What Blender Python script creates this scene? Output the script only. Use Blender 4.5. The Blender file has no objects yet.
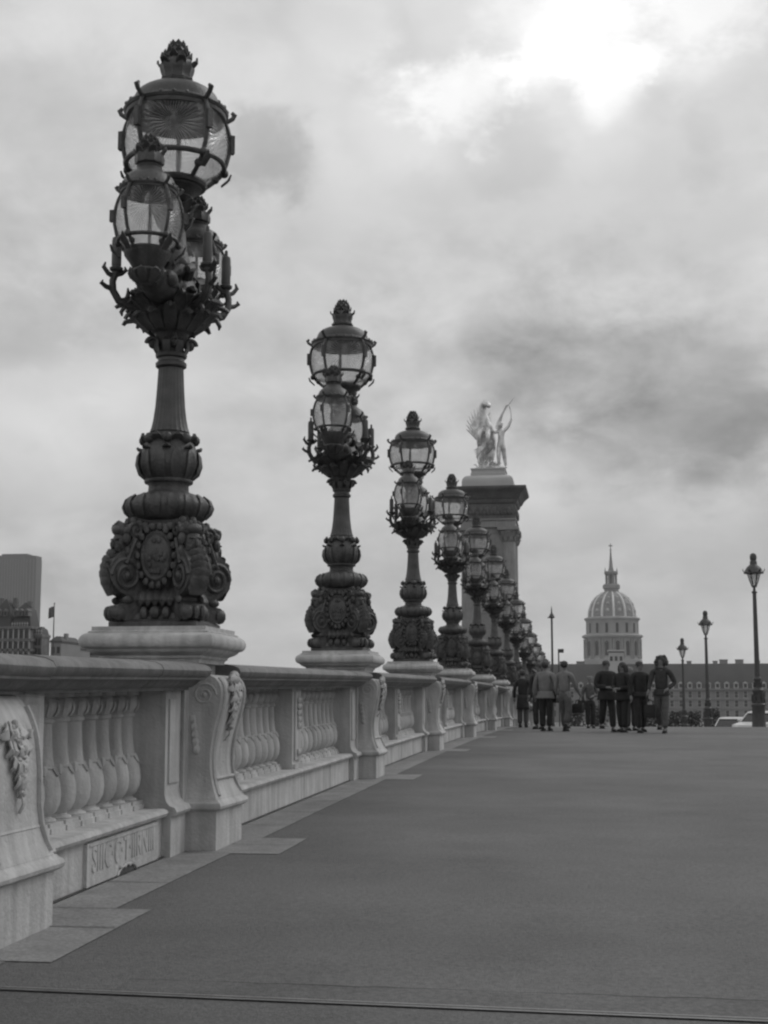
import bpy, math, random
from math import sin, cos, pi, radians, sqrt, atan2
from mathutils import Vector, Matrix
random.seed(7)
scene = bpy.context.scene
COL = scene.collection

# ------------------------------------------------------------------ camera numbers
F, W, H = 1400.0, 768, 1024
EYE = 1.13
PITCH = math.atan(188 / F)
YAW = math.atan(203.5 * cos(PITCH) / F)
FWD = Vector((-sin(YAW) * cos(PITCH), cos(YAW) * cos(PITCH), sin(PITCH)))
RGT = Vector((cos(YAW), sin(YAW), 0))
UPV = RGT.cross(FWD)
CAMP = Vector((0, 0, EYE))


def ray(x, y):
    return (FWD + RGT * ((x - 384) / F) - UPV * ((y - 512) / F)).normalized()


def at(x, y, Y):                      # world point on the sight line at distance Y along the bridge
    d = ray(x, y)
    return CAMP + d * (Y / d.y)


# ------------------------------------------------------------------ ground profile along the bridge
GP = [(-40, -.5), (-20, -.26), (0, 0), (10, .13), (17, .21), (24, .275), (31, .31), (38, .315), (46, .27), (53, .14),
      (60, -.12), (68, -.55), (77, -.95), (97, -1.6), (120, -2.4), (150, -3.4), (200, -5), (300, -8), (400, -8), (9000, -8)]


def G(y):
    if y <= GP[0][0]:
        return GP[0][1]
    for i in range(len(GP) - 1):
        x0, a = GP[i]
        x1, b = GP[i + 1]
        if y <= x1:
            def sl(j):
                if j <= 0 or j >= len(GP) - 1:
                    return 0.0
                return (GP[j + 1][1] - GP[j - 1][1]) / (GP[j + 1][0] - GP[j - 1][0])
            h = x1 - x0
            t = (y - x0) / h
            if i >= 17:
                return b
            return ((2 * t ** 3 - 3 * t ** 2 + 1) * a + (t ** 3 - 2 * t ** 2 + t) * h * sl(i)
                    + (-2 * t ** 3 + 3 * t ** 2) * b + (t ** 3 - t ** 2) * h * sl(i + 1))
    return GP[-1][1]


# ------------------------------------------------------------------ materials
def mat(name, v, rough=.8, var=.25, scale=3., bump=.0, bscale=60., metal=0., streak=0., spec=.5, speck=0.):
    m = bpy.data.materials.new(name)
    m.use_nodes = True
    nt = m.node_tree
    N, L = nt.nodes, nt.links
    b = N['Principled BSDF']
    geo = N.new('ShaderNodeNewGeometry')
    n1 = N.new('ShaderNodeTexNoise')
    n1.inputs['Scale'].default_value = scale
    n1.inputs['Detail'].default_value = 6
    n1.inputs['Roughness'].default_value = .62
    L.new(geo.outputs['Position'], n1.inputs['Vector'])
    r = N.new('ShaderNodeMapRange')
    r.inputs['From Min'].default_value = .3
    r.inputs['From Max'].default_value = .7
    r.inputs['To Min'].default_value = 1 - var
    r.inputs['To Max'].default_value = 1 + var
    L.new(n1.outputs['Fac'], r.inputs['Value'])
    val = r.outputs[0]
    if streak:
        mp = N.new('ShaderNodeMapping')
        mp.inputs['Scale'].default_value = (9, 9, .7)
        L.new(geo.outputs['Position'], mp.inputs['Vector'])
        n2 = N.new('ShaderNodeTexNoise')
        n2.inputs['Scale'].default_value = 1.6
        n2.inputs['Detail'].default_value = 5
        L.new(mp.outputs[0], n2.inputs['Vector'])
        r2 = N.new('ShaderNodeMapRange')
        r2.inputs['From Min'].default_value = .35
        r2.inputs['From Max'].default_value = .65
        r2.inputs['To Min'].default_value = 1 - streak
        r2.inputs['To Max'].default_value = 1 + streak * .6
        L.new(n2.outputs['Fac'], r2.inputs['Value'])
        mm = N.new('ShaderNodeMath')
        mm.operation = 'MULTIPLY'
        L.new(val, mm.inputs[0])
        L.new(r2.outputs[0], mm.inputs[1])
        val = mm.outputs[0]
    if speck:
        n4 = N.new('ShaderNodeTexNoise')
        n4.inputs['Scale'].default_value = 48
        n4.inputs['Detail'].default_value = 3
        L.new(geo.outputs['Position'], n4.inputs['Vector'])
        n5 = N.new('ShaderNodeTexNoise')
        n5.inputs['Scale'].default_value = .35
        n5.inputs['Detail'].default_value = 7
        L.new(geo.outputs['Position'], n5.inputs['Vector'])
        for nn, am in ((n4, speck), (n5, .22)):
            r4 = N.new('ShaderNodeMapRange')
            r4.inputs['From Min'].default_value = .3
            r4.inputs['From Max'].default_value = .7
            r4.inputs['To Min'].default_value = 1 - am
            r4.inputs['To Max'].default_value = 1 + am
            L.new(nn.outputs['Fac'], r4.inputs['Value'])
            mm = N.new('ShaderNodeMath')
            mm.operation = 'MULTIPLY'
            L.new(val, mm.inputs[0])
            L.new(r4.outputs[0], mm.inputs[1])
            val = mm.outputs[0]
    mu = N.new('ShaderNodeMath')
    mu.operation = 'MULTIPLY'
    mu.inputs[1].default_value = v
    L.new(val, mu.inputs[0])
    cc = N.new('ShaderNodeCombineColor')
    for i in range(3):
        L.new(mu.outputs[0], cc.inputs[i])
    L.new(cc.outputs[0], b.inputs['Base Color'])
    b.inputs['Roughness'].default_value = rough
    b.inputs['Metallic'].default_value = metal
    b.inputs['Specular IOR Level'].default_value = spec
    if bump:
        n3 = N.new('ShaderNodeTexNoise')
        n3.inputs['Scale'].default_value = bscale
        n3.inputs['Detail'].default_value = 4
        L.new(geo.outputs['Position'], n3.inputs['Vector'])
        bp = N.new('ShaderNodeBump')
        bp.inputs['Strength'].default_value = bump
        bp.inputs['Distance'].default_value = .02
        L.new(n3.outputs['Fac'], bp.inputs['Height'])
        L.new(bp.outputs[0], b.inputs['Normal'])
    return m


M = {}
M['stone'] = mat('pale_stone', .43, .8, .2, 2.6, .35, 45, streak=.17)
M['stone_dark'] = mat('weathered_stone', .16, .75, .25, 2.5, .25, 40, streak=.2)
M['granite'] = mat('granite', .22, .75, .2, 4, .25, 120, speck=.25)
M['granite_joint'] = mat('granite_joint', .07, .9, .2, 9)
M['asphalt'] = mat('asphalt', .125, .85, .13, 1.3, .7, 110, speck=.24)
M['asphalt_dark'] = mat('asphalt_patch', .108, .85, .16, 3, .6, 110, speck=.22)
M['steel'] = mat('worn_steel', .3, .4, .3, 6, .1, 60, metal=.8)
M['gap'] = mat('dark_gap', .015, .9, .2, 5)
M['bronze'] = mat('dark_bronze', .064, .46, .45, 6, .35, 55, streak=.3, spec=.5)
M['bronze2'] = mat('dark_bronze_smooth', .062, .42, .4, 7, .15, 40, spec=.45)
M['enamel'] = mat('white_enamel', .75, .4, .1, 5)
M['candle'] = mat('candle_tube', .08, .5, .2, 9)
M['iron'] = mat('painted_iron', .05, .5, .25, 6)
M['gold'] = mat('gilded_bronze', .62, .4, .45, 2.2, .8, 5, metal=.5)
M['pylon'] = mat('pylon_stone', .25, .85, .15, .7, .2, 6, streak=.12)
M['pylon_dark'] = mat('stained_stone', .12, .85, .25, .8, .2, 6, streak=.2)
M['farstone'] = mat('far_stone', .3, .9, .15, .15, streak=.1)
M['mansion'] = mat('sooty_stone', .15, .9, .3, .5, streak=.2)
M['farlight'] = mat('far_light_stone', .4, .9, .12, .2)
M['farwall'] = mat('far_palace_wall', .2, .9, .2, .12)
M['slate'] = mat('slate', .05, .7, .2, .15)
M['lead'] = mat('lead_dome', .21, .6, .25, .12)
M['leafgold'] = mat('gold_leaf', .62, .5, .2, .2)
M['window'] = mat('window_glass', .02, .3, .3, .2)
M['tower'] = mat('tower_cladding', .012, .5, .15, .03)
M['towerfin'] = mat('tower_fin', .06, .5, .12, .05)
M['ground'] = mat('gravel_ground', .13, .95, .2, .2, .3, 4)
M['water'] = mat('river_water', .05, .15, .2, .3, .4, 1.5)
M['skin'] = mat('skin', .17, .6, .1, 12)
M['black'] = mat('black_cloth', .02, .9, .3, 10, .3, 40)
M['dark'] = mat('dark_cloth', .034, .9, .3, 10, .3, 40)
M['mid'] = mat('grey_cloth', .085, .9, .25, 10, .3, 40)
M['light'] = mat('pale_cloth', .16, .9, .2, 10, .3, 40)
M['hairdark'] = mat('dark_hair', .03, .6, .3, 40, .5, 90)
M['hairgrey'] = mat('grey_hair', .17, .6, .3, 40, .5, 90)
M['hairbrown'] = mat('brown_hair', .04, .6, .4, 40, .6, 90)
M['carwhite'] = mat('white_paint', .6, .3, .05, 2)
M['cardark'] = mat('dark_paint', .03, .3, .05, 2)
M['rubber'] = mat('rubber', .02, .9, .1, 5)
M['shrub'] = mat('shrub_leaves', .05, .9, .4, 3)
M['bark'] = mat('bark', .06, .9, .3, 6, .4, 20)
M['flag'] = mat('flag_cloth', .12, .9, .3, 3)


def glass_mat():
    m = bpy.data.materials.new('pressed_lantern_glass')
    m.use_nodes = True
    nt = m.node_tree
    N, L = nt.nodes, nt.links
    N.clear()
    out = N.new('ShaderNodeOutputMaterial')
    uv = N.new('ShaderNodeUVMap')
    uv.uv_map = 'UVMap'
    sep = N.new('ShaderNodeSeparateXYZ')
    L.new(uv.outputs[0], sep.inputs[0])

    def math_(op, a, b=None, c=None):
        n = N.new('ShaderNodeMath')
        n.operation = op
        for i, q in enumerate((a, b, c)):
            if q is None:
                continue
            if isinstance(q, (int, float)):
                n.inputs[i].default_value = q
            else:
                L.new(q, n.inputs[i])
        return n.outputs[0]
    fu = math_('FRACT', sep.outputs[0])
    dx = math_('SUBTRACT', fu, .5)
    dy = math_('SUBTRACT', sep.outputs[1], .62)
    ang = math_('ARCTAN2', dy, dx)
    wob = N.new('ShaderNodeTexNoise')
    wob.inputs['Scale'].default_value = 7
    L.new(uv.outputs[0], wob.inputs['Vector'])
    ray_ = math_('SINE', math_('ADD', math_('MULTIPLY', ang, 38), math_('MULTIPLY', wob.outputs['Fac'], 7)))
    dist = math_('SQRT', math_('ADD', math_('MULTIPLY', dx, dx), math_('MULTIPLY', dy, dy)))
    cen = N.new('ShaderNodeMapRange')
    cen.interpolation_type = 'SMOOTHSTEP'
    cen.inputs['From Min'].default_value = .03
    cen.inputs['From Max'].default_value = .16
    L.new(dist, cen.inputs['Value'])
    edge = N.new('ShaderNodeMapRange')
    edge.inputs['From Min'].default_value = .5
    edge.inputs['From Max'].default_value = .25
    L.new(dist, edge.inputs['Value'])
    amp = math_('MULTIPLY', cen.outputs[0], edge.outputs[0])
    rip = math_('MULTIPLY', ray_, amp)
    geo = N.new('ShaderNodeNewGeometry')
    dn = N.new('ShaderNodeTexNoise')
    dn.inputs['Scale'].default_value = 5
    dn.inputs['Detail'].default_value = 5
    L.new(geo.outputs['Position'], dn.inputs['Vector'])
    bump = N.new('ShaderNodeBump')
    bump.inputs['Strength'].default_value = .6
    bump.inputs['Distance'].default_value = .02
    L.new(math_('ADD', rip, math_('MULTIPLY', dn.outputs['Fac'], 1.2)), bump.inputs['Height'])
    tr = N.new('ShaderNodeBsdfTransparent')
    tr.inputs[0].default_value = (.9, .9, .9, 1)
    tl = N.new('ShaderNodeBsdfTranslucent')
    tl.inputs[0].default_value = (.8, .8, .8, 1)
    gl = N.new('ShaderNodeBsdfGlossy')
    gl.inputs['Color'].default_value = (.8, .8, .8, 1)
    gl.inputs['Roughness'].default_value = .12
    L.new(bump.outputs[0], gl.inputs['Normal'])
    L.new(bump.outputs[0], tl.inputs['Normal'])
    lw = N.new('ShaderNodeLayerWeight')
    lw.inputs[0].default_value = .35
    L.new(bump.outputs[0], lw.inputs['Normal'])
    m1 = N.new('ShaderNodeMixShader')
    fac = math_('ADD', math_('ADD', .36, math_('MULTIPLY', rip, .22)), math_('MULTIPLY', math_('SUBTRACT', dn.outputs['Fac'], .5), .7))
    fac.node.use_clamp = True
    L.new(fac, m1.inputs[0])
    L.new(tr.outputs[0], m1.inputs[1])
    L.new(tl.outputs[0], m1.inputs[2])
    m2 = N.new('ShaderNodeMixShader')
    L.new(math_('MULTIPLY', lw.outputs['Facing'], .45), m2.inputs[0])
    L.new(m1.outputs[0], m2.inputs[1])
    L.new(gl.outputs[0], m2.inputs[2])
    L.new(m2.outputs[0], out.inputs[0])
    return m


M['glass'] = glass_mat()
M['carglass'] = mat('car_glass', .02, .1, .1, 2)


# ------------------------------------------------------------------ mesh helper
class MB:
    def __init__(s):
        s.v, s.f, s.uv = [], [], {}

    def add(s, vs, fs, mtx=None):
        o = len(s.v)
        for p in vs:
            p = Vector(p)
            s.v.append(tuple(mtx @ p) if mtx else tuple(p))
        for f in fs:
            s.f.append([o + i for i in f])
        return s

    def box(s, x0, x1, y0, y1, z0, z1, mtx=None):
        vs = [(x, y, z) for z in (z0, z1) for y in (y0, y1) for x in (x0, x1)]
        return s.add(vs, [(0, 2, 3, 1), (4, 5, 7, 6), (0, 1, 5, 4), (2, 6, 7, 3), (0, 4, 6, 2), (1, 3, 7, 5)], mtx)

    def lathe(s, prof, n=24, mtx=None, lobes=0, amp=0., lz=None, sides=0, rot=0.):
        # prof: (r, z) from bottom to top; sides>0 gives a polygon of that many sides (flat faces)
        vs, fs = [], []
        k = sides if sides else n
        for (r, z) in prof:
            for i in range(k):
                a = 2 * pi * i / k + rot
                rr = r
                if lobes and (lz is None or lz[0] <= z <= lz[1]):
                    rr = r * (1 + amp * abs(sin(a * lobes / 2)) - amp * .5)
                vs.append((rr * cos(a), rr * sin(a), z))
        m = len(prof)
        for j in range(m - 1):
            for i in range(k):
                a, b = j * k + i, j * k + (i + 1) % k
                fs.append((a, b, b + k, a + k))
        if prof[0][0] > 1e-4:
            fs.append(tuple(range(k - 1, -1, -1)))
        if prof[-1][0] > 1e-4:
            fs.append(tuple((m - 1) * k + i for i in range(k)))
        return s.add(vs, fs, mtx)

    def tube(s, pts, rad, n=8, mtx=None, caps=True):
        pts = [Vector(p) for p in pts]
        if not isinstance(rad, (list, tuple)):
            rad = [rad] * len(pts)
        vs, fs = [], []
        up = Vector((0, 0, 1))
        prev = None
        for i, p in enumerate(pts):
            t = (pts[min(i + 1, len(pts) - 1)] - pts[max(i - 1, 0)])
            t = t.normalized() if t.length > 1e-9 else Vector((0, 0, 1))
            if prev is None:
                ref = up if abs(t.z) < .9 else Vector((1, 0, 0))
                a = t.cross(ref).normalized()
            else:
                a = (prev - t * prev.dot(t))
                a = a.normalized() if a.length > 1e-6 else t.orthogonal().normalized()
            prev = a
            b = t.cross(a)
            for k in range(n):
                q = 2 * pi * k / n
                vs.append(tuple(p + (a * cos(q) + b * sin(q)) * rad[i]))
        for i in range(len(pts) - 1):
            for k in range(n):
                a, b = i * n + k, i * n + (k + 1) % n
                fs.append((a, b, b + n, a + n))
        if caps:
            fs.append(tuple(range(n - 1, -1, -1)))
            fs.append(tuple((len(pts) - 1) * n + k for k in range(n)))
        return s.add(vs, fs, mtx)

    def torus(s, R, r, z=0., n=28, m=8, mtx=None, a0=0., a1=2 * pi):
        full = abs(a1 - a0 - 2 * pi) < 1e-6
        pts = [(R * cos(a0 + (a1 - a0) * i / n), R * sin(a0 + (a1 - a0) * i / n), z) for i in range(n + 1)]
        return s.tube(pts, r, m, mtx, caps=not full)

    def ball(s, c, r, n=10, mtx=None):
        if not isinstance(r, (tuple, list)):
            r = (r, r, r)
        vs, fs = [(c[0], c[1], c[2] - r[2])], []
        h = n // 2 + 1
        for j in range(1, h):
            t = -pi / 2 + pi * j / h
            for i in range(n):
                a = 2 * pi * i / n
                vs.append((c[0] + r[0] * cos(t) * cos(a), c[1] + r[1] * cos(t) * sin(a), c[2] + r[2] * sin(t)))
        vs.append((c[0], c[1], c[2] + r[2]))
        for i in range(n):
            fs.append((0, 1 + (i + 1) % n, 1 + i))
            e = 1 + (h - 2) * n
            fs.append((e + i, e + (i + 1) % n, len(vs) - 1))
        for j in range(h - 2):
            for i in range(n):
                a, b = 1 + j * n + i, 1 + j * n + (i + 1) % n
                fs.append((a, b, b + n, a + n))
        return s.add(vs, fs, mtx)

    def prism(s, pts, w0, w1, mtx=None):     # pts (u,v) outline -> extruded along third axis from w0 to w1: (u, w, v)
        n = len(pts)
        vs = [(u, w0, v) for u, v in pts] + [(u, w1, v) for u, v in pts]
        fs = [tuple(range(n)), tuple(range(2 * n - 1, n - 1, -1))]
        for i in range(n):
            j = (i + 1) % n
            fs.append((i, i + n, j + n, j))
        return s.add(vs, fs, mtx)

    def loft(s, rings, mtx=None, caps=True):     # rings: lists of equal length of 3D points
        n = len(rings[0])
        vs = [p for r in rings for p in r]
        fs = []
        for j in range(len(rings) - 1):
            for i in range(n):
                a, b = j * n + i, j * n + (i + 1) % n
                fs.append((a, b, b + n, a + n))
        if caps:
            fs.append(tuple(range(n - 1, -1, -1)))
            fs.append(tuple((len(rings) - 1) * n + i for i in range(n)))
        return s.add(vs, fs, mtx)

    def leaf(s, az, path, widths, c=(0, 0), th=.008, cup=.25, mtx=None):
        # path: (r, z) pairs leaving radially at angle az around centre c
        rings = []
        er = Vector((cos(az), sin(az), 0))
        et = Vector((-sin(az), cos(az), 0))
        for i, (r, z) in enumerate(path):
            p = Vector((c[0], c[1], 0)) + er * r + Vector((0, 0, z))
            q0, q1 = path[max(i - 1, 0)], path[min(i + 1, len(path) - 1)]
            t = (er * (q1[0] - q0[0]) + Vector((0, 0, q1[1] - q0[1])))
            t.normalize()
            nrm = et.cross(t)
            w = widths[i]
            rings.append([tuple(p - et * w + nrm * (cup * w)), tuple(p - nrm * th), tuple(p + et * w + nrm * (cup * w)),
                          tuple(p + et * w * .9 + nrm * (cup * w + th)), tuple(p + nrm * th * 1.5), tuple(p - et * w * .9 + nrm * (cup * w + th))])
        return s.loft(rings, mtx)

    def grid(s, xs, ys, zf):
        vs = [(x, y, zf(x, y)) for y in ys for x in xs]
        n = len(xs)
        fs = [(j * n + i, j * n + i + 1, (j + 1) * n + i + 1, (j + 1) * n + i) for j in range(len(ys) - 1) for i in range(n - 1)]
        return s.add(vs, fs)

    def build(s, name, m, parent=None, ang=38, smooth=True):
        me = bpy.data.meshes.new(name)
        me.from_pydata(s.v, [], s.f)
        me.materials.append(m)
        if smooth:
            for p in me.polygons:
                p.use_smooth = True
            me.set_sharp_from_angle(angle=radians(ang))
        me.update()
        o = bpy.data.objects.new(name, me)
        COL.objects.link(o)
        if parent is not None:
            o.parent = parent
        return o


def frustum(mb, prof, cx=0, cy=0, mtx=None):     # square profile: (half width, z) list, mitred like a cornice
    rings = [[(cx - h, cy - h, z), (cx + h, cy - h, z), (cx + h, cy + h, z), (cx - h, cy + h, z)] for h, z in prof]
    return mb.loft(rings, mtx)


def rectloft(mb, prof):       # prof: (x0, x1, y0, y1, z)
    rings = [[(a, c, z), (b, c, z), (b, d, z), (a, d, z)] for a, b, c, d, z in prof]
    return mb.loft(rings)


def tag(o, label=None, cat=None, group=None, kind=None):
    if label:
        o['label'] = label
    if cat:
        o['category'] = cat
    if group:
        o['group'] = group
    if kind:
        o['kind'] = kind
    return o


def empty(name, loc=(0, 0, 0), parent=None):
    o = bpy.data.objects.new(name, None)
    o.empty_display_size = .2
    COL.objects.link(o)
    o.location = loc
    if parent is not None:
        o.parent = parent
    return o


def copy_tree(o, parent=None):
    c = o.copy()
    COL.objects.link(c)
    if parent is not None:
        c.parent = parent
    for ch in list(o.children):
        copy_tree(ch, c)
    return c


def RZ(a):
    return Matrix.Rotation(a, 4, 'Z')


def T(x, y, z):
    return Matrix.Translation((x, y, z))


def skin_mesh(name, verts, edges, m, parent=None, sub=1, root=0):
    # verts: (x, y, z, radius) or (x, y, z, rx, ry)
    me = bpy.data.meshes.new(name)
    me.from_pydata([v[:3] for v in verts], edges, [])
    o = bpy.data.objects.new(name, me)
    COL.objects.link(o)
    o.modifiers.new('skin', 'SKIN')
    if not me.skin_vertices:
        me.skin_vertices.new() if hasattr(me.skin_vertices, 'new') else None
    lay = me.skin_vertices[0].data
    for i, v in enumerate(verts):
        r = v[3]
        r2 = v[4] if len(v) > 4 else r
        lay[i].radius = (r, r2)
        lay[i].use_root = (i == root)
    if sub:
        sm = o.modifiers.new('sub', 'SUBSURF')
        sm.levels = sub
        sm.render_levels = sub
    dg = bpy.context.evaluated_depsgraph_get()
    dg.update()
    nm = bpy.data.meshes.new_from_object(o.evaluated_get(dg))
    bpy.data.objects.remove(o)
    nm.name = name
    nm.materials.clear()
    nm.materials.append(m)
    for p in nm.polygons:
        p.use_smooth = True
    o2 = bpy.data.objects.new(name, nm)
    COL.objects.link(o2)
    if parent is not None:
        o2.parent = parent
    return o2


def add_to(o, mb):                       # append more geometry to an existing mesh object (same body)
    import bmesh
    bm = bmesh.new()
    bm.from_mesh(o.data)
    vs = [bm.verts.new(p) for p in mb.v]
    for f in mb.f:
        try:
            fc = bm.faces.new([vs[i] for i in f])
            fc.smooth = True
        except ValueError:
            pass
    bm.to_mesh(o.data)
    bm.free()


# ------------------------------------------------------------------ setting: ground, river, bridge deck
LX, LY1, S = 2.978, 9.715, 7.27            # lamp row: lateral offset, first lamp, spacing
XF = -2.75                                  # front face of the balustrade plinth


def strip(name, x0, x1, y0, y1, dz, m, nx=2, step=1.5):
    xs = [x0 + (x1 - x0) * i / (nx - 1) for i in range(nx)]
    n = max(2, int((y1 - y0) / step) + 1)
    ys = [y0 + (y1 - y0) * i / (n - 1) for i in range(n)]
    o = MB().grid(xs, ys, lambda x, y: G(y) + dz).build(name, m)
    return tag(o, kind='structure')


strip('sidewalk', -2.72, 8.7, -18, 119, 0, M['asphalt'], 12, 1.0)
kb = MB()
ysr = [-18 + i * 1.0 for i in range(138)]
kb.loft([[(8.7, y, G(y) - .3), (9.0, y, G(y) - .3), (9.0, y, G(y) + .003), (8.7, y, G(y) + .003)] for y in ysr])
tag(kb.build('kerb', M['granite']), kind='structure')
strip('road', 9.0, 26.0, -18, 119, -.13, M['asphalt_dark'], 6, 1.5)
kb = MB()
kb.loft([[(26.0, y, G(y) - .3), (26.3, y, G(y) - .3), (26.3, y, G(y) + .003), (26.0, y, G(y) + .003)] for y in ysr])
tag(kb.build('kerb', M['granite']), kind='structure')
strip('sidewalk', 26.3, 37, -18, 119, 0, M['asphalt'], 4, 1.5)
mk = MB()
y = -15
while y < 117:
    mk.grid([17.42, 17.56], [y, y + 1.5, y + 3], lambda x, q: G(q) - .126)
    y += 6
tag(mk.build('road_marking', M['carwhite']), kind='structure')

# granite border along the balustrade, stepping out around every bracket
gb = MB()
jt = MB()
centers = [LY1 + k * S for k in range(15)]
borders = [LY1 - S / 2] + centers


def slab(x0, x1, y0, y1, dz=.004):
    n = max(2, int((y1 - y0) / .8) + 2)
    gb.grid([x0, x1], [y0 + (y1 - y0) * i / (n - 1) for i in range(n)], lambda x, q: G(q) + dz)


for i, c in enumerate(borders):
    y0 = c - .47
    y1 = c + (.46 if i else .86)
    slab(-2.72, -2.03 if i else -2.17, y0, y1)
    nxt = borders[i + 1] - .47 if i + 1 < len(borders) else 118
    slab(-2.72, -2.36, y1 + .008, nxt - .008)
    yy = y1 + .9
    while yy < nxt - .3:
        jt.grid([-2.715, -2.362], [yy, yy + .012], lambda x, q: G(q) + .008)
        yy += 1.15
    if i == 0:
        jt.grid([-2.5, -2.175], [c + .32, c + .332], lambda x, q: G(q) + .008)
    else:
        jt.grid([-2.47, -2.04], [c + .02, c + .03], lambda x, q: G(q) + .008)
slab(-2.72, -2.36, -10, borders[0] - .48)
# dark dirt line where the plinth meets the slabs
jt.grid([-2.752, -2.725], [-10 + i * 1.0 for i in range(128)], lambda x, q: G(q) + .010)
tag(gb.build('stone_border', M['granite']), kind='structure')
tag(jt.build('border_joint', M['granite_joint']), kind='structure')

# steel expansion joint across the sidewalk with its narrow asphalt band and a crack
ej = MB()


def jline(yc):
    return lambda x: yc


def curve_sheet(mb, f0, f1, x0, x1, dz, n=40):
    vs, fs = [], []
    for i in range(n + 1):
        x = x0 + (x1 - x0) * i / n
        a, b = f0(x), f1(x)
        vs += [(x, a, G(a) + dz), (x, b, G(b) + dz)]
    for i in range(n):
        fs.append((2 * i, 2 * i + 2, 2 * i + 3, 2 * i + 1))
    mb.add(vs, fs)


jy = lambda x: 5.005 - .047 * x
curve_sheet(ej, lambda x: jy(x) + .014, lambda x: jy(x) + .022, -2.7, 8.7, .010)
curve_sheet(ej, lambda x: jy(x) - .026, lambda x: jy(x) - .012, -2.7, 8.7, .010)
ejo = tag(ej.build('expansion_joint', M['steel']), kind='structure')
eg = MB()
curve_sheet(eg, lambda x: jy(x) - .012, lambda x: jy(x) + .014, -2.7, 8.7, .005)
tag(eg.build('joint_gap', M['gap']), kind='structure')
ck = MB()
rr = random.Random(3)
wob = [rr.uniform(-.012, .012) for _ in range(200)]
cyf = lambda x: 5.29 - .025 * x + wob[int((x + 3) * 12) % 200] * .8
curve_sheet(ck, lambda x: cyf(x), lambda x: cyf(x) + .009 + .004 * sin(x * 5), -1.75, 8.7, .006, 140)
tag(ck.build('pavement_crack', M['gap']), kind='structure')
bd = MB()
curve_sheet(bd, lambda x: jy(x) + .024, lambda x: cyf(x) - .004, -1.75, 8.7, .003, 140)
curve_sheet(bd, lambda x: 2.0, lambda x: jy(x) - .028, -2.7, 8.7, .003, 60)
tag(bd.build('asphalt_band', M['asphalt_dark']), kind='structure')

# bridge body, river, land
dk = MB()
yd = [-18 + i * 2.0 for i in range(69)]
dk.loft([[(-3.5, q, -9.0 + 7.6 * max(0, 1 - ((q - 56) / 58) ** 2)), (37.2, q, -9.0 + 7.6 * max(0, 1 - ((q - 56) / 58) ** 2)),
          (37.2, q, G(q) - .16), (-3.5, q, G(q) - .16)] for q in yd])
tag(dk.build('bridge_deck', M['stone_dark']), kind='structure')
gs = MB()
xs = [-4000, -2000, -1000, -500, -250, -120, -60, -20, 0, 20, 40, 80, 160, 320, 700, 1500, 3000, 4000]
ys = [-600, -200, -60, -18.5, -18, 0, 60, 118.4, 119.5, 125, 135, 150, 170, 200, 240, 300, 400, 600, 1000, 2000, 4000]
gs.grid(xs, ys, lambda x, q: (-11.5 if -18.2 < q < 119 else (G(q) - .02 if q > 119 else -.3)))
tag(gs.build('ground', M['ground'], smooth=False), kind='structure')
rv = MB().grid([-4000, -1500, -300, -60, 60, 300, 1500, 4000], [-18.2, 20, 60, 100, 118.6], lambda x, q: -9.2)
tag(rv.build('river', M['water'], smooth=False), kind='structure')
strip('avenue', 10, 24, 119.6, 560, .01, M['asphalt_dark'], 3, 6)

# ------------------------------------------------------------------ balustrade
SL = lambda a, b: math.atan((G(b) - G(a)) / (b - a))

def baluster_mesh():
    mb = MB()
    mb.box(-.098, .098, -.104, .104, .235, .352)                   # square foot block
    mb.lathe([(.085, .352), (.088, .36), (.084, .37), (.062, .376), (.058, .384), (.062, .39), (.085, .408), (.105, .45),
              (.111, .505), (.106, .56), (.092, .61), (.074, .645), (.078, .655), (.072, .665)], 16)
    mb.lathe([(.068, .665), (.06, .71), (.053, .78), (.05, .86), (.049, .905), (.064, .915), (.066, .93), (.055, .94),
              (.066, .955), (.084, .98), (.088, 1.01), (.078, 1.04), (.06, 1.052), (.085, 1.06), (.085, 1.085)], 16)
    for a in range(6):                                            # small leaves over the belly and the neck
        mb.leaf(a * pi / 3, [(.072, .668), (.083, .652), (.093, .628), (.102, .612)], [.014, .022, .014, .004], th=.006)
    for a in range(8):
        mb.leaf(a * pi / 4, [(.066, .95), (.080, .968), (.088, .995), (.083, 1.03)], [.012, .016, .014, .005], th=.003)
    return mb


def rail_prof():      # (x, z) outline, front nose towards +x
    return [(-3.30, 1.075), (-3.36, 1.12), (-3.42, 1.15), (-3.45, 1.19), (-3.44, 1.23), (-3.40, 1.25), (-3.33, 1.262), (-2.65, 1.262),
            (-2.575, 1.25), (-2.535, 1.232), (-2.52, 1.205), (-2.53, 1.175), (-2.555, 1.158), (-2.555, 1.146), (-2.60, 1.14), (-2.625, 1.115),
            (-2.66, 1.095), (-2.68, 1.092), (-2.68, 1.075)]


BX = -2.97      # baluster axis
HW = .40        # pedestal die half width along Y


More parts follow.
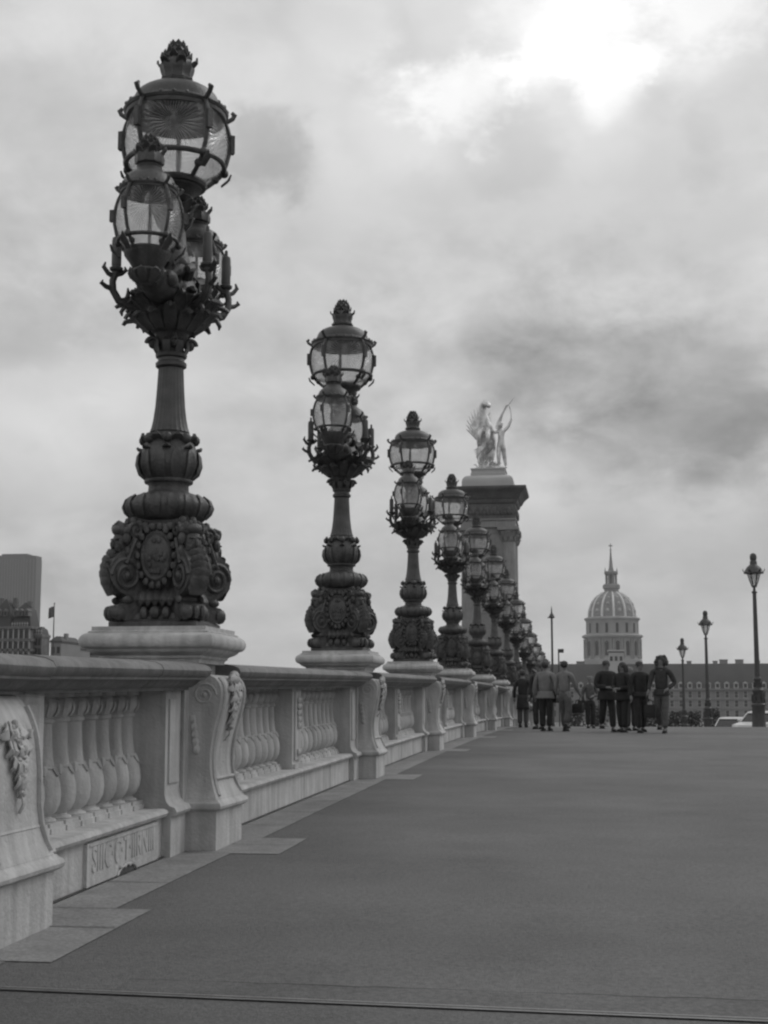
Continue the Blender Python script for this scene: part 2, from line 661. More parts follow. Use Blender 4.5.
def section(name, y0, y1, mids):
    """balustrade between two pedestals; local y measured from y0 ; mids: pilaster centres"""
    root = empty(name, (0, y0, G(y0)))
    root.rotation_euler.x = SL(y0, y1)
    Ls = (y1 - y0) / cos(root.rotation_euler.x)
    a, b = HW, Ls - HW
    pl = MB()
    pl.prism([(-3.2, -.12), (-3.2, .26), (-2.75, .26), (-2.75, -.12)], a, b)
    pl.prism([(-3.28, .26), (-3.28, .315), (-2.735, .315), (-2.71, .305), (-2.70, .288), (-2.71, .268), (-2.74, .26)], a, b)
    pl.build('plinth', M['stone'], root)
    rl = MB()
    n = 6
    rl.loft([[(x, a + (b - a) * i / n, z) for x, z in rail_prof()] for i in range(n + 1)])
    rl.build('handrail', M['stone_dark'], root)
    for yj in [a + .62, (a + b) / 2 + .28, b - 1.55]:
        if a + .4 < yj < b - .4:
            MB().box(-2.76, -2.748, yj - .003, yj + .003, .0, .262).build('mortar_joint', M['granite_joint'], root)
    yj = b - 1.1
    MB().loft([[(x + (.002 if x > -3 else -.002), yy, z + (.002 if z > 1.2 else 0)) for x, z in rail_prof()[4:-2]] for yy in (yj - .002, yj + .002)]).build('mortar_joint', M['granite_joint'], root)
    cr = MB()                              # low curb the balusters stand on
    segs = []
    wa_ = .34 if mids else .40
    edges = [a + wa_] + [q for m_ in mids for q in (m_ - .2, m_ + .2)] + [b - .34]
    bal = []
    for i in range(0, len(edges), 2):
        e0, e1 = edges[i], edges[i + 1]
        cnt = int(round((e1 - e0) / .245))
        st = (e1 - e0) / cnt
        bal += [e0 + st * (k + .5) for k in range(cnt)]
        for k in range(cnt):
            cr.box(BX - .12, BX + .105, e0 + st * k + .012, e0 + st * (k + 1) - .012,   .315, .345)
        cr.prism([(BX - .115, .312), (BX - .115, .345), (BX - .10, .352), (BX + .085, .352), (BX + .097, .345), (BX + .097, .312)], e0, e1)
        segs.append((e0, e1))
    cr.build('baluster_curb', M['stone'], root)
    for q in (a, b):
        d = 1 if q == a else -1
        p = MB()
        y_a, y_b = sorted((q, q + d * (wa_ if q == a else .34)))
        rectloft(p, [(-3.2, -2.69, y_a, y_b, .0), (-3.2, -2.69, y_a, y_b, .262), (-3.2, -2.66, y_a, y_b, .27), (-3.2, -2.65, y_a, y_b, .29),
                     (-3.2, -2.665, y_a, y_b, .318), (-3.2, -2.70, y_a, y_b, .33), (-3.2, -2.725, y_a, y_b, .36), (-3.2, -2.735, y_a, y_b, .40), (-3.2, -2.735, y_a, y_b, 1.074)])
        ym = (y_a + y_b) / 2
        p.box(-2.74, -2.722, ym - .11, ym + .11, .47, 1.02)
        p.build('pilaster', M['stone'], root)
    for m_ in mids:
        p = MB()
        p.box(-3.2, -2.77, m_ - .2, m_ + .2, .3152, 1.074)
        p.box(-2.78, -2.752, m_ - .13, m_ + .13, .40, 1.04)
        p.box(-2.80, -2.745, m_ - .175, m_ + .175, .318, .36)
        for k in range(5):                       # carved drop of leaves
            z = .96 - .06 * k
            for sx in (-1, 1):
                p.ball((-2.742, m_ + sx * .035, z), (.022, .045 - .005 * k, .035), 8)
        for k in range(3):
            p.ball((-2.742, m_ + (k - 1) * .04, .47), (.02, .03, .035), 8)
        p.build('pilaster', M['stone'], root)
    proto = section.bm
    for k, q in enumerate(bal):
        o = bpy.data.objects.new('baluster', proto)
        COL.objects.link(o)
        o.parent = root
        o.location = (BX, q, .033)
        o.scale = (.96, .96, .96)
    return root


_t = baluster_mesh().build('baluster', M['stone'])
section.bm = _t.data
bpy.data.objects.remove(_t)
ORD = ['first', 'second', 'third', 'fourth', 'fifth', 'sixth', 'seventh', 'eighth', 'ninth', 'tenth', 'eleventh', 'twelfth', 'thirteenth', 'fourteenth', 'fifteenth']
secs = []
s0 = section('balustrade', borders[0], LY1, [])
tag(s0, 'short stone balustrade section with a carved lettered plaque low on its plinth', 'balustrade', 'stone balustrade sections along the bridge')
# plaque with raised worn letters, drain below
pq = MB()
pl0, pl1 = 7.54 - borders[0], 8.82 - borders[0]
pq.box(-2.752, -2.728, pl0, pl1, .012, .248)
pq.box(-2.735, -2.722, pl0 + .03, pl1 - .03, .228, .240)
plq = pq.build('plaque', M['stone'], s0)
cu = bpy.data.curves.new('plaque_lettering', 'FONT')
cu.body = 'SIIIC·C·T·IIRNIII'
cu.size = .2
cu.extrude = .002
cu.bevel_depth = .002
cu.space_character = 1.0
cu.align_x = 'CENTER'
to = bpy.data.objects.new('plaque_lettering', cu)
COL.objects.link(to)
dg = bpy.context.evaluated_depsgraph_get()
dg.update()
tm = bpy.data.meshes.new_from_object(to.evaluated_get(dg))
bpy.data.objects.remove(to)
tm.materials.clear()
tm.materials.append(M['stone'])
xsz = max(v.co.x for v in tm.vertices) - min(v.co.x for v in tm.vertices)
to = bpy.data.objects.new('lettering', tm)
COL.objects.link(to)
to.parent = plq
to.location = (-2.727, (pl0 + pl1) / 2, .085)
to.rotation_euler = (pi / 2, 0, pi / 2)
to.scale = (1.12 / xsz, 1, 1)
dr = MB()
ym = 8.22 - borders[0]
dr.prism([(-.16, 0.0), (-.15, .02), (-.09, .042), (-.03, .055), (.06, .052), (.12, .034), (.15, .0)], -.008, .014, T(-2.735, ym, .006) @ RZ(pi / 2))
dr.build('drain_hood', M['granite_joint'], s0)
dr = MB()
pts = [(-2.722, ym + u, v) for u, v in [(-.18, .012), (-.16, .03), (-.10, .05), (-.03, .062), (.06, .058), (.13, .04), (.17, .012)]]
dr.tube(pts, .007, 6)
for u in (-.12, -.05, .04, .10):
    dr.ball((-2.722, ym + u, .055), (.012, .03, .014), 6)
dr.build('drain_rim', M['stone'], s0)
base_sec = section('balustrade', LY1, LY1 + S, [S / 2])
tag(base_sec, 'stone balustrade section between the first and second bronze lamps', 'balustrade', 'stone balustrade sections along the bridge')
for k in range(1, 14):
    c = copy_tree(base_sec)
    y0, y1 = LY1 + k * S, LY1 + (k + 1) * S
    c.location = (0, y0, G(y0))
    c.rotation_euler.x = SL(y0, y1)
    c['label'] = 'stone balustrade section between the %s and %s bronze lamps' % (ORD[k], ORD[k + 1])
near = section('balustrade', LY1 - 1.5 * S, LY1 - S / 2, [S / 2])
tag(near, 'stone balustrade section running left out of view behind the nearest bracket', 'balustrade', 'stone balustrade sections along the bridge')


def acanthus(mb, z0, x0, sc=1.):
    """carved cluster of hanging leaves and fruit on the front of a bracket"""
    r = random.Random(11)

    def lf(dy, dz, ln, w, tilt):
        z = z0 + dz
        q = [0, .2, .4, .6, .8, .92, 1.0]
        path = [(x0(z - ln * t * cos(tilt)) - x0(z) + .006 + .02 * sin(pi * min(1, t * 1.05)), -ln * t) for t in q]
        mb.leaf(0, path, [w * .3, w * .75, w * .8, w, w * .72, w * .55, w * .08], th=.006, cup=-.25, mtx=T(x0(z), dy, z) @ Matrix.Rotation(tilt, 4, 'X'))
    for dy, dz, ln, w, tilt in ((0, .10, .13, .03, 0), (.04, .10, .12, .028, .4), (-.04, .10, .12, .028, -.4), (.075, .09, .11, .027, .8), (-.075, .09, .11, .027, -.8), (.10, .05, .08, .024, 1.3), (-.10, .05, .08, .024, -1.3),
                                (0, .02, .12, .028, 0), (.045, .03, .12, .026, .25), (-.045, .03, .12, .026, -.25), (.08, .02, .10, .024, .5), (-.08, .02, .10, .024, -.5),
                                (.02, -.06, .12, .026, .1), (-.025, -.06, .12, .026, -.15), (.055, -.05, .09, .022, .4), (-.055, -.05, .09, .022, -.4), (0, -.14, .12, .022, 0), (.025, -.13, .09, .018, .3), (-.025, -.13, .09, .018, -.3), (0, -.22, .11, .016, 0)):
        lf(dy * sc, dz * sc, ln * sc, w * sc, tilt)
    for i in range(34):
        t = i / 33
        dy, dz = r.uniform(-.06, .06) * (1 - t * .7), .09 - .33 * t
        mb.ball((x0(z0 + dz * sc) + .02, dy * sc, z0 + dz * sc), (.018 * sc, r.uniform(.010, .020) * sc, r.uniform(.010, .022) * sc), 7)


def pier_profile():
    return [(.335, -2.482), (.36, -2.490), (.40, -2.505), (.48, -2.522), (.56, -2.532), (.64, -2.536), (.72, -2.540), (.80, -2.550), (.87, -2.562), (.93, -2.58), (.98, -2.602), (1.02, -2.625), (1.05, -2.65), (1.068, -2.69)]


def bracket_profile():
    # front x against height, S curve of the console
    return [(.335, -2.482), (.36, -2.490), (.39, -2.505), (.43, -2.522), (.48, -2.537), (.54, -2.546), (.60, -2.548), (.66, -2.545), (.72, -2.537), (.78, -2.525),
            (.84, -2.511), (.90, -2.495), (.95, -2.483), (1.0, -2.474), (1.05, -2.470), (1.09, -2.474), (1.125, -2.488), (1.155, -2.515), (1.175, -2.56), (1.18, -2.62)]


def pedestal(name, cap=True):
    root = empty(name)
    d = MB()
    d.box(-3.28, -2.712, -HW, HW, -.12, 1.255)
    d.build('die', M['stone'], root)
    # base block of the bracket with moulding
    b = MB()
    rectloft(b, [(-2.73, -2.49, -.355, .355, -.05), (-2.73, -2.49, -.355, .355, .255), (-2.73, -2.475, -.37, .37, .262), (-2.73, -2.455, -.39, .39, .275),
                 (-2.73, -2.45, -.395, .395, .293), (-2.73, -2.458, -.388, .388, .312), (-2.73, -2.475, -.37, .37, .322), (-2.73, -2.482, -.362, .362, .334)])
    b.build('base_block', M['stone'], root)
    c = MB()
    pr = bracket_profile() if cap else pier_profile()
    wy = lambda z: .285 + (.068 * max(0, (.52 - z) / .185) ** 1.6 if z < .52 else 0) + .022 * max(0, min(1, (z - .6) / .4))
    rings = []
    for z, x in pr:
        w = wy(z)
        rings.append([(-2.73, -w, z), (x - .012, -w, z), (x, -w + .02, z), (x, w - .02, z), (x - .012, w, z), (-2.73, w, z)])
    c.loft(rings)
    # raised edge fillets on the front leaving a sunk panel
    for sy in (-1, 1):
        pts = [(x + .004, sy * (wy(z) - .035), z) for z, x in pr[1:-2]]
        c.tube(pts, .016, 6)
    pts = [(-2.53, q, .47) for q in (-.24, .24)]
    c.tube(pts, .014, 6)
    # side scrolls near the top
    for sy in (-1, 1) if cap else ():
        sp = []
        for i in range(26):
            a = i * .42
            r = .085 * (1 - i / 30)
            sp.append((-2.60 + r * cos(a), sy * .308, 1.04 + r * sin(a)))
        c.tube(sp, .009, 6)
        c.ball((-2.60, sy * .304, 1.04), .02, 8)
        for q in range(5):
            c.ball((-2.68 + .006 * q, sy * .295, .87 - .05 * q), (.03, .018, .035), 6)
    o = c.build('scroll_bracket', M['stone'], root)
    lf = MB()

    def xf(z):
        best = min(pr, key=lambda p: abs(p[0] - z))
        return best[1] + .005
    acanthus(lf, 1.05 if cap else .86, xf, 1.0 if cap else .95)
    for dz, w in ((1.15, .10), (1.17, .05)) if cap else ():
        lf.ball((-2.47, 0, dz), (.04, w, .04), 8)
    lf.build('carved_leaves', M['stone'], root)
    if cap:
        k = MB()
        cx = -LX
        frustum(k, [(.345, 1.256), (.345, 1.275), (.352, 1.285), (.365, 1.292), (.365, 1.305), (.38, 1.315), (.405, 1.325), (.425, 1.34), (.432, 1.352), (.452, 1.358), (.466, 1.372),
                    (.474, 1.392), (.474, 1.415), (.466, 1.436), (.45, 1.452), (.432, 1.46), (.425, 1.462), (.425, 1.472), (.405, 1.48), (.405, 1.5067)], cx, 0)
        k.build('cap', M['stone'], root)
    return root


def place_ped(o, k):
    y = LY1 + k * S
    o.location = (0, y, G(y))


pd = pedestal('lamp_pedestal')
tag(pd, 'stone pedestal with scrolled bracket under the first bronze lamp', 'pedestal', 'stone lamp pedestals along the balustrade')
place_ped(pd, 0)
for k in range(1, 15):
    c = copy_tree(pd)
    place_ped(c, k)
    c['label'] = 'stone pedestal with scrolled bracket under the %s bronze lamp' % ORD[k]
p0 = pedestal('bracket_pier', cap=False)
for ch in list(p0.children):
    if ch.name.startswith('die'):
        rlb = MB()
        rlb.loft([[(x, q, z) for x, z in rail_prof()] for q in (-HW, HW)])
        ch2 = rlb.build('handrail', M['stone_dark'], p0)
        ch.scale.z = 1.072 / 1.255
p0.location = (0, borders[0], G(borders[0]))
tag(p0, 'nearest scrolled stone bracket pier at the left edge carrying the handrail without a lamp', 'pier')

# ------------------------------------------------------------------ bronze candelabra
def spiral(mb, c, r0, n, ex, ez, rad, turns=1.6, s=1):
    pts = []
    for i in range(n + 1):
        a = s * i / n * turns * 2 * pi
        r = r0 * (1 - .85 * i / n)
        pts.append(tuple(Vector(c) + ex * (r * cos(a)) + ez * (r * sin(a))))
    mb.tube(pts, rad, 6)


def lantern(parent, cx, cy, prof, ring_z, ring_r, roof, fin, foot, rib_r, horn, panels=5, rot=0.):
    """round-bellied lantern: frame (part) > glass, roof, finial"""
    fr = MB()
    c = T(cx, cy, 0)
    for i in range(panels):
        a = rot + 2 * pi * i / panels
        pts = [((r + .006) * cos(a), (r + .006) * sin(a), z) for r, z in prof]
        fr.tube(pts, rib_r, 7, c)
        r_, z_ = prof[-1]
        fr.tube([((r_ + q) * cos(a), (r_ + q) * sin(a), z_ + w) for q, w in ((0, -.02), (horn * .4, .0), (horn * .9, .01 + horn * .25), (horn * 1.05, horn * .7), (horn * .8, horn * .95))],
                [rib_r * 1.1, rib_r, rib_r, rib_r * 1.2, rib_r * .7], 7, c)
        # block on the belly and knuckles at the ring
        rb, zb = max(prof, key=lambda p: p[0])
        m_ = c @ RZ(a)
        fr.box(rb + .006, rb + .038, -rib_r * 1.2, rib_r * 1.2, zb - .07 * rb / .41, zb + .07 * rb / .41, m_)
        fr.ball((ring_r + .02, 0, ring_z), rib_r * 2.0, 8, m_)
        fr.ball((ring_r * .86, 0, ring_z - .06 * rb / .41), rib_r * 1.8, 8, m_)
        fr.leaf(0, [(ring_r + .0, ring_z - .1), (ring_r + .05, ring_z - .05), (ring_r + .075, ring_z + .0)], [.02, .03, .004], th=.006, mtx=m_)
        # small cresting knobs along the top rim
        for q in (-.33, 0, .33):
            m2 = c @ RZ(a + 2 * pi / panels * (.5 + q * .6))
            fr.ball((prof[-1][0] + .01, 0, prof[-1][1] + .012), rib_r * 1.1, 6, m2)
    fr.torus(ring_r + .006, rib_r * 1.15, ring_z, 30, 7, c)
    fr.torus(prof[-1][0] + .004, rib_r * 1.3, prof[-1][1], 30, 7, c)
    fr.torus(prof[0][0] + .004, rib_r * 1.5, prof[0][1], 24, 7, c)
    fr.lathe(foot, 24, c)
    fo = fr.build('lantern_frame', M['bronze'], parent)
    # glass with panel uv
    n = panels * 7
    me = bpy.data.meshes.new('glass')
    vs, fs, uvs = [], [], []
    m = len(prof)
    for r, z in prof:
        for i in range(n):
            a = rot + 2 * pi * i / n
            da = (a - rot) % (2 * pi / panels) - pi / panels
            q_ = (.35 + .65 * cos(pi / panels) / cos(da))
            vs.append((cx + (r * q_ - .002) * cos(a), cy + (r * q_ - .002) * sin(a), z))
    for j in range(m - 1):
        for i in range(n):
            a, b = j * n + i, j * n + (i + 1) % n
            fs.append((a, b, b + n, a + n))
            u0, u1 = i / 7, (i + 1) / 7
            z0, z1 = [(prof[q][1] - prof[0][1]) / (prof[-1][1] - prof[0][1]) for q in (j, j + 1)]
            uvs += [(u0, z0), (u1, z0), (u1, z1), (u0, z1)]
    me.from_pydata(vs, [], fs)
    ul = me.uv_layers.new(name='UVMap')
    for i, q in enumerate(uvs):
        ul.data[i].uv = q
    me.materials.append(M['glass'])
    for p in me.polygons:
        p.use_smooth = True
    g = bpy.data.objects.new('glass', me)
    COL.objects.link(g)
    g.parent = fo
    rf = MB()
    rf.lathe(roof, 30, c)
    rf.build('lantern_roof', M['bronze2'], fo)
    rl_ = MB()
    rt, zt0 = roof[0]
    rl_.lathe([(rt * .9, zt0 + .012), (rt * .86, zt0 + .03), (rt * .5, zt0 + .075), (.02, zt0 + .08)], 24, c)
    rl_.build('reflector', M['enamel'], fo)
    fb = MB()
    fb.lathe(fin, 20, c, lobes=10, amp=.12)
    zz = fin[-1][1]
    tall = fin[-1][1] - fin[0][1]
    mid = fin[0][1] + tall * .52
    rm = max(r for r, z in fin)
    for i in range(6):
        a = i * pi / 3
        fb.leaf(a, [(rm * .75, mid - .04), (rm * .95, mid - .01), (rm * 1.10, mid + .0), (rm * 1.15, mid + .025 * tall / .3)], [.03 * rm / .1, .03 * rm / .1, .02 * rm / .1, .004], c=(cx, cy), th=.006)
    for j in range(4):                     # scales of the pine cone
        for i in range(8):
            a = i * pi / 4 + j * pi / 8
            z = mid + tall * (.10 + .09 * j)
            r = rm * (.70 - .12 * j)
            fb.leaf(a, [(r * .8, z - .02), (r * 1.05, z), (r * 1.2, z + .03 * tall / .3)], [.02 * rm / .1, .026 * rm / .1, .003], c=(cx, cy), th=.004)
    fb.build('finial', M['bronze2'], fo)
    return fo


def face_blob(mb, mtx, s=1.):
    """carved mask: head looking along +x"""
    mb.ball((0, 0, 0), (.075 * s, .075 * s, .11 * s), 14, mtx)
    mb.ball((.075 * s, 0, -.005 * s), (.028 * s, .016 * s, .035 * s), 8, mtx)      # nose
    for q in (-1, 1):
        mb.ball((.06 * s, q * .032 * s, .032 * s), (.02 * s, .028 * s, .01 * s), 8, mtx)   # brow
        mb.ball((.05 * s, q * .04 * s, -.03 * s), (.025 * s, .025 * s, .03 * s), 8, mtx)   # cheek
        mb.ball((.0, q * .085 * s, .03 * s), (.035 * s, .035 * s, .05 * s), 8, mtx)        # hair
        mb.ball((-.01, q * .085 * s, -.06 * s), (.03 * s, .03 * s, .05 * s), 8, mtx)
    mb.ball((.06 * s, 0, -.062 * s), (.02 * s, .028 * s, .01 * s), 8, mtx)          # mouth
    mb.ball((.045 * s, 0, -.095 * s), (.03 * s, .035 * s, .025 * s), 8, mtx)        # chin
    mb.ball((.02 * s, 0, .1 * s), (.06 * s, .085 * s, .045 * s), 10, mtx)
    for i in range(5):
        mb.ball((.03 * s, (i - 2) * .035 * s, .135 * s - .01 * abs(i - 2)), (.03 * s, .024 * s, .035 * s), 7, mtx)


def candelabrum():
    root = empty('bronze_candelabra_lamp')
    # --- foot: square plate, core, four corner consoles
    ft = MB()
    frustum(ft, [(.355, .0008), (.355, .035), (.34, .045), (.30, .06), (.29, .085), (.28, .10)])
    frustum(ft, [(.20, .09), (.19, .18), (.205, .25), (.235, .33), (.26, .42), (.255, .52), (.24, .62), (.225, .72), (.225, .79)])
    for i in range(4):
        a = pi / 4 + i * pi / 2
        m_ = RZ(a)
        # clawed feet and scroll console in the diagonal plane
        out = [(.10, .04), (.38, .04), (.455, .055), (.49, .09), (.485, .13), (.45, .155), (.40, .165), (.375, .185), (.375, .205), (.41, .225), (.46, .245), (.51, .285),
               (.54, .335), (.545, .39), (.53, .445), (.495, .49), (.45, .525), (.405, .555), (.37, .59), (.355, .625), (.375, .65), (.395, .68), (.39, .71), (.36, .73), (.30, .745), (.10, .77)]
        ft.prism(out, -.095, .095, m_)
        for sy in (-1, 1):
            ex, ez = Vector((1, 0, 0)), Vector((0, 0, 1))
            tmp = MB()
            spiral(tmp, (.405, sy * .098, .36), .125, 36, ex, ez, .018, 2.0)
            spiral(tmp, (.33, sy * .098, .68), .06, 20, ex, ez, .013, 1.5)
            tmp.tube([(.33 + .02 * q, sy * .098, .62 - .045 * q) for q in range(5)], .02, 6)
            tmp.ball((.40, sy * .1, .355), .035, 8)
            ft.add(tmp.v, tmp.f, m_)
            ft.ball((.45, sy * .075, .095), (.06, .05, .055), 8, m_)
            ft.ball((.385, sy * .098, .19), (.05, .02, .03), 8, m_)
        for q in range(7):                                    # leaf ridge down the back of each console
            z = .27 + .045 * q
            r = [.515, .545, .555, .55, .535, .50, .46][q]
            ft.leaf(0, [(r - .02, z - .05), (r + .0, z - .01), (r + .01, z + .03), (r + .008, z + .05)], [.06, .085, .07, .02], th=.008, cup=-.1, mtx=m_)
        ft.ball((.40, 0, .675), (.06, .12, .05), 12, m_)
        for q in (-.06, 0, .06):
            ft.ball((.48, q, .10), (.04, .027, .05), 8, m_)
    for i in range(4):                                         # shells and swags between the consoles
        m_ = RZ(i * pi / 2)
        for q in range(-2, 3):
            ft.leaf(0, [(.25, .27), (.285, .235), (.31, .19), (.30, .15)], [.03, .04, .035, .008], c=(0, q * .06), th=.01, mtx=m_)
        for q in range(9):
            t = (q - 4) / 4
            ft.ball((.265, t * .20, .75 - .05 * (1 - t * t)), (.035, .035, .035), 7, m_)
        for sy in (-1, 1):
            for q in range(6):
                ft.ball((.262 + .01 * (q % 2), sy * (.185 - .005 * q), .70 - .06 * q), (.035, .03, .034), 7, m_)
            ft.ball((.285, sy * .09, .055 + .04), (.05, .04, .05), 8, m_)
        ft.ball((.29, 0, .10), (.05, .05, .05), 8, m_)
    ft.v = [(x * .89, y * .89, z) for x, y, z in ft.v]
    foot = ft.build('scrolled_foot', M['bronze'], root)
    for i in range(4):
        m_ = RZ(i * pi / 2)
        md = MB()
        rot = Matrix.Rotation(pi / 2, 4, 'Y')
        mm = m_ @ T(.27, 0, .50) @ rot @ Matrix.Diagonal((1.38, 1, 1, 1))
        md.lathe([(.135, -.03), (.135, .02), (.12, .035), (.105, .025), (.09, .03), (.05, .042), (0, .046)], 26, mm)
        for q in range(18):
            a = q * 2 * pi / 18
            md.ball((.285 + .015, .152 * cos(a), .50 + .21 * sin(a)), (.028, .026, .03), 7, m_)
        rr_ = random.Random(5)
        for q in range(22):
            a, r = rr_.uniform(0, 2 * pi), rr_.uniform(0, .09)
            md.ball((.315, r * cos(a), .50 + 1.35 * r * sin(a)), (.014, .018, .022), 6, m_)
        md.v = [(x * .89, y * .89, z) for x, y, z in md.v]
        md.build('medallion', M['bronze'], foot)
        a = pi / 4 + i * pi / 2
        mk_ = MB()
        face_blob(mk_, RZ(a) @ T(.405, 0, .585), 1.0)
        mk_.v = [(x * .89, y * .89, z) for x, y, z in mk_.v]
        mk_.build('carved_mask', M['bronze'], foot)
    # --- waist: gadrooned cushion, bulb, leafy cup
    wa = MB()
    wa.lathe([(.24, .765), (.275, .78), (.30, .805), (.325, .835), (.335, .865), (.332, .89), (.31, .918), (.27, .945), (.22, .965), (.175, .978), (.158, .99), (.155, 1.03), (.165, 1.045),
              (.185, 1.05), (.19, 1.062), (.185, 1.075), (.20, 1.09), (.222, 1.12), (.238, 1.155), (.243, 1.19), (.238, 1.225), (.225, 1.27), (.208, 1.305), (.20, 1.33), (.18, 1.36), (.15, 1.40), (.14, 1.43)], 48, lobes=16, amp=.07, lz=(.79, .95))
    for i in range(16):
        a = i * pi / 8
        wa.leaf(a, [(.29, .80), (.322, .835), (.336, .87), (.322, .91), (.28, .945)], [.02, .04, .045, .035, .012], th=.008)
    for i in range(12):
        a = i * pi / 6
        wa.leaf(a, [(.18, 1.08), (.222, 1.12), (.243, 1.18), (.238, 1.24), (.225, 1.275)], [.02, .042, .045, .035, .01], th=.005)
    for i in range(8):
        a = i * pi / 4 + .2
        wa.leaf(a, [(.19, 1.29), (.225, 1.302), (.242, 1.305), (.248, 1.315)], [.03, .035, .03, .008], th=.008)
        wa.leaf(a + .39, [(.165, 1.36), (.195, 1.38), (.21, 1.392), (.212, 1.408)], [.045, .055, .035, .008], th=.01)
        wa.ball((.2 * cos(a), .2 * sin(a), 1.365), .04, 8)
    wa.v = [(x * .93, y * .93, z) for x, y, z in wa.v]
    wa.build('gadrooned_bulb', M['bronze'], root)
    sh = MB()
    prof = [(.142, 1.425), (.13, 1.46), (.118, 1.52), (.106, 1.62), (.098, 1.74), (.092, 1.86), (.09, 1.905)]
    vs = []
    sh.lathe(prof, 48, lobes=24, amp=.05)
    sh.lathe([(.09, 1.90), (.112, 1.915), (.114, 1.94), (.098, 1.955), (.096, 1.975), (.112, 1.985), (.116, 2.005), (.10, 2.02), (.09, 2.05), (.10, 2.10), (.12, 2.15), (.145, 2.19)], 24)
    for i in range(4):
        a = i * pi / 2 + pi / 4 - .35
        er, ez = Vector((cos(a), sin(a), 0)), Vector((0, 0, 1))
        spiral(sh, tuple(er * .135 + ez * 2.085), .05, 20, er, ez, .016, 1.4)
        sh.ball(tuple(er * .14 + ez * 2.085), .028, 7)
    for i in range(8):
        a = i * pi / 4
        sh.leaf(a, [(.09, 2.0), (.115, 2.05), (.12, 2.1), (.15, 2.12)], [.02, .032, .03, .006], th=.007)
    sh.build('fluted_shaft', M['bronze2'], root)
    # --- crown of acanthus and figures
    cr = MB()
    cr.lathe([(.13, 2.16), (.16, 2.19), (.21, 2.24), (.26, 2.30), (.29, 2.35), (.31, 2.39), (.29, 2.42), (.22, 2.46), (.17, 2.52), (.15, 2.6), (.13, 2.7), (.10, 2.8), (.085, 2.95), (.08, 3.05),
              (.10, 3.07), (.085, 3.10), (.085, 3.15), (.12, 3.17), (.14, 3.20), (.12, 3.24)], 24)
    rc = random.Random(21)
    for i in range(14):
        a = i * 2 * pi / 14
        j1, j2, j3 = rc.uniform(-.03, .03), rc.uniform(-.03, .03), rc.uniform(-.02, .04)
        cr.leaf(a + j1, [(.16, 2.18), (.22, 2.23), (.265, 2.28), (.31, 2.295 + j2), (.345 + j3, 2.28 + j2), (.36 + j3, 2.25 + j2)], [.035, .052, .05, .04, .025, .006], th=.012)
        cr.leaf(a + .22 + j2, [(.22, 2.30), (.28, 2.35), (.33, 2.385), (.37 + j3, 2.385 + j1), (.40 + j3, 2.36 + j1)], [.045, .055, .045, .03, .006], th=.012)
        cr.leaf(a + .1, [(.20, 2.39), (.26, 2.42), (.30, 2.44 + j1), (.335 + j2, 2.43 + j1), (.35 + j2, 2.40 + j1)], [.045, .05, .04, .03, .006], th=.012)
        for q in range(5):
            b_ = a + rc.uniform(-.22, .22)
            r_ = rc.uniform(.2, .33)
            z_ = 2.2 + (r_ - .16) * .9 + rc.uniform(-.02, .12)
            cr.ball((r_ * cos(b_), r_ * sin(b_), z_), (rc.uniform(.018, .035), rc.uniform(.018, .035), rc.uniform(.02, .045)), 6)
        for q in range(2):
            b_ = a + rc.uniform(-.2, .2)
            r_ = rc.uniform(.08, .12)
            z_ = rc.uniform(2.46, 2.62)
            cr.tube([(r_ * cos(b_), r_ * sin(b_), z_), ((r_ + .06) * cos(b_), (r_ + .06) * sin(b_), z_ + .05), ((r_ + .07) * cos(b_ + .2), (r_ + .07) * sin(b_ + .2), z_ + .1), ((r_ + .03) * cos(b_ + .3), (r_ + .03) * sin(b_ + .3), z_ + .09)], [.03, .028, .02, .008], 6)
    for sy in (-1, 1):                                       # stout consoles carrying the two small lanterns
        cr.tube([(0, sy * .12, 2.50), (0, sy * .30, 2.42), (0, sy * .47, 2.44), (0, sy * .575, 2.50), (0, sy * .61, 2.58)], [.12, .115, .105, .095, .085], 12)
        cr.lathe([(.04, 2.36), (.08, 2.40), (.10, 2.45), (.09, 2.48), (.095, 2.50), (.09, 2.52)], 18, T(0, sy * .61, 0))
        for i in range(8):
            a = i * pi / 4
            cr.leaf(a, [(.06, 2.38), (.10, 2.41), (.12, 2.45), (.135, 2.455)], [.025, .035, .03, .006], c=(0, sy * .61), th=.01)
        for sx in (-1, 1):
            cr.ball((sx * .10, sy * .40, 2.46), (.06, .09, .06), 10)
            cr.tube([(sx * .08, sy * .16, 2.56), (sx * .14, sy * .26, 2.58), (sx * .15, sy * .36, 2.53), (sx * .11, sy * .42, 2.48)], [.045, .04, .03, .015], 8)
            cr.ball((sx * .14, sy * .24, 2.62), .045, 8)
            cr.tube([(sx * .14, sy * .12, 2.56), (sx * .19, sy * .2, 2.60), (sx * .20, sy * .3, 2.56)], [.05, .04, .02], 8)
    for sx in (-1,):                                         # shell and mask ornament on the river face
        for q in range(-3, 4):
            cr.tube([(sx * .16, q * .015, 2.50), (sx * .22, q * .045, 2.56), (sx * .20, q * .065, 2.66 - .012 * abs(q))], [.015, .024, .018], 6)
        cr.ball((sx * .09, -.02, 2.74), (.07, .08, .075), 10)
        cr.tube([(sx * .07, .05, 2.84), (sx * .11, .05, 2.90), (sx * .10, .02, 2.95), (sx * .06, 0, 2.97)], [.03, .025, .02, .012], 8)
        cr.tube([(sx * .08, -.08, 3.02), (sx * .14, -.1, 3.10), (sx * .12, -.05, 3.16)], [.03, .03, .015], 8)
